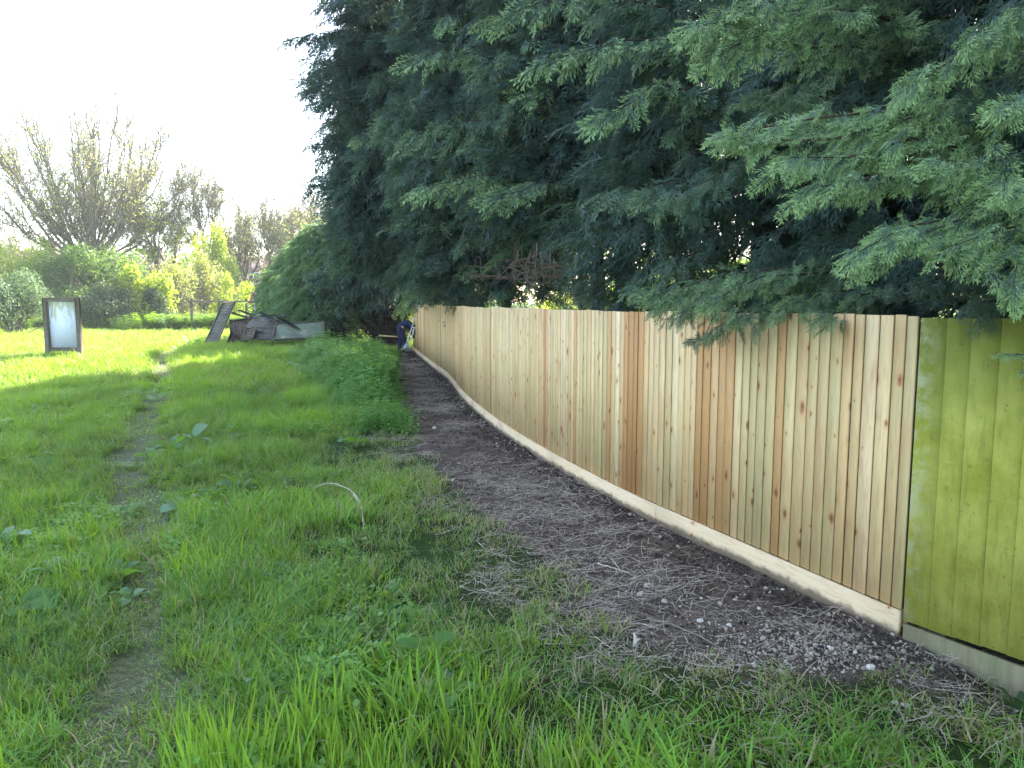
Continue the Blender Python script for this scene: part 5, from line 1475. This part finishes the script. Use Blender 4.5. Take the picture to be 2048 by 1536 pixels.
def smooth3(P, n):
    P = [P[0]*2-P[1]]+P+[P[-1]*2-P[-2]]; out = []
    for i in range(1, len(P)-2):
        a, b, c, d = P[i-1:i+3]
        for k in range(n):
            t = k/n; out.append(.5*((2*b)+(c-a)*t+(2*a-5*b+4*c-d)*t*t+(3*b-3*c+d-a)*t**3))
    out.append(P[-2]); return out
stick([(628, 982, .05), (660, 982, .09), (695, 995, .10), (718, 1015, .09), (726, 1040, .06), (727, 1072, .02)], .007, M_STP, 'pale curved stick arching over the grass left of the soil', seed=1)
stick([(708, 1010, .11), (722, 1030, .09), (728, 1060, .05)], .008, M_STP, 'short pale split twig lying along the curved stick', seed=2, twigs=0)
stick([(1155, 1142), (1180, 1158), (1225, 1175), (1272, 1197)], .008, M_STK, 'brown stick lying on the soil left of the chalk stones', seed=3)
stick([(1195, 1132), (1230, 1140), (1268, 1150)], .006, M_STP, 'thin pale stick just behind the brown one', seed=4)
stick([(1222, 1120), (1245, 1147)], .005, M_STP, 'short twig crossing the thin pale stick', seed=5, twigs=0)
stick([(1300, 1243), (1340, 1255), (1400, 1280), (1460, 1312)], .0075, M_STK, 'long thin brown stick on the soil in front of the chalk gravel', seed=6)
stick([(965, 965), (1010, 975), (1060, 965), (1110, 972)], .008, M_STK, 'brown stick across the middle of the soil strip', seed=7)
stick([(840, 1010, .02), (875, 1018, .03), (905, 1015)], .010, M_STK, 'dark stick at the edge of the soil in the thin grass', seed=8)
stick([(785, 730), (805, 728), (835, 738)], .02, M_STP, 'pale stick far up the soil strip near the person', seed=9)
stick([(1330, 1190), (1345, 1205), (1350, 1230)], .004, M_STK, 'small dark twig between the two nearest chalk stones', seed=10, twigs=0)
stick([(1560, 1225), (1640, 1250), (1700, 1290)], .004, M_STK, 'thin root trailing from the fence foot', up=.02, seed=11)
M_STONE = (lambda n: n.end(n.princ(n.ramp(n.noise(n.objco(), 30, 5, .7), [(.3, (.38, .33, .27)), (.65, (.66, .61, .53))]), .9, n.noise(n.objco(), 60, 4), .5, .004)))(NT('chalk stone'))
def stone(p, s_, label, seed):
    x, y = gpt(*p); r = np.random.default_rng(seed); me = bpy.data.meshes.new('stone'); import bmesh
    bm = bmesh.new(); bmesh.ops.create_icosphere(bm, subdivisions=3, radius=1)
    ax = r.uniform(.7, 1.2, 3); o1 = r.uniform(0, 50, 3)
    from mathutils import noise as mn
    for v in bm.verts:
        c = v.co.copy(); q = 1+.45*mn.noise(c*1.1+Vector(o1))+.18*mn.noise(c*3+Vector(o1)); q = max(.4, q)
        v.co = Vector((c.x*ax[0], c.y*ax[1], c.z*.65))*q*s_
    bm.to_mesh(me); bm.free()
    me.update()
    o = obj('stone', me, None, M_STONE, (x, y, float(h(x, y))+s_*.25), (r.normal(0, .3), r.normal(0, .3), r.uniform(0, 6)))
    tag(o, label, 'stone', 'pale chalk stones on the soil'); return o
for i, (p, s_, lb) in enumerate([
    ((1294, 1172), .020, 'pale stone beside the tip of the brown stick'), ((1329, 1203), .017, 'rounded pale stone above the long thin stick'),
    ((1400, 1241), .018, 'oval pale stone between the long stick and the gravel'), ((1458, 1252), .017, 'pale stone at the near edge of the gravel patch'),
    ((1402, 1198), .013, 'small stone up the soil from the oval one'), ((1440, 1208), .014, 'small pale stone beyond the gravel patch edge'),
    ((1470, 1200), .012, 'smallest pale stone beyond the gravel patch'), ((1518, 1220), .012, 'small stone nearest the middle of the gravel patch'),
    ((1255, 1237), .013, 'small stone where the soil meets the grass'), ((1508, 1331), .015, 'flat pale stone in front of the gravel patch'),
    ((1740, 1339), .022, 'large pale stone lying in front of the joint between the two fences'), ((1790, 1406), .015, 'left one of two pale stones touching in the near grass'),
    ((1812, 1412), .018, 'right one of two pale stones touching in the near grass'), ((1683, 1272), .018, 'pale stone at the fence side of the gravel patch'),
    ((1710, 1310), .013, 'small stone just beyond the large pale one'), ((1660, 1300), .014, 'stone between the gravel patch and the large pale one'),
    ((1280, 1190), .022, 'dull grey stone sunk in the soil by the brown stick'), ((1030, 981), .020, 'white stone alone in the middle of the soil strip'),
    ((972, 962), .016, 'small white stone left of the lone white one'), ((905, 960), .016, 'flat pale stone at the left side of the soil strip'),
    ((868, 858), .035, 'brownish stone far up the soil strip'), ((1242, 1010), .016, 'stone lying under the gravel board half way along'),
    ((1565, 1180), .013, 'small stone close under the new fence'), ((1100, 1210), .012, 'small grey stone in the thin grass')]):
    stone(p, s_, lb, 40+i)
# cut wood stub and orange leaf scraps
x, y = gpt(1268, 1292)
mb = MB(); mb.tube([(0, 0, -.03), (.01, .005, .035), (.0, .012, .07)], [.016, .013, .004], 7).tube([(.01, .0, .02), (.03, -.01, .05)], [.008, .003], 5)
o = mb.build('wood_stub', M_STP, loc=(x, y, float(h(x, y)))); tag(o, 'splintered pale wood stub standing in the thin grass', 'wood stub')

# ================================================================== HAZE
def haze():
    n = NT('haze'); v = n.N('ShaderNodeVolumePrincipled'); v.inputs['Color'].default_value = (.92, .95, 1, 1); v.inputs['Density'].default_value = .0007; v.inputs['Anisotropy'].default_value = .3
    n.L(v.outputs[0], n.out.inputs[1])
    mb = MB(); mb.box((0, 55, 8.5), (420, 170, 23)); tag(mb.build('haze', n.m), kind='stuff')
haze()
S.cycles.volume_bounces = 0
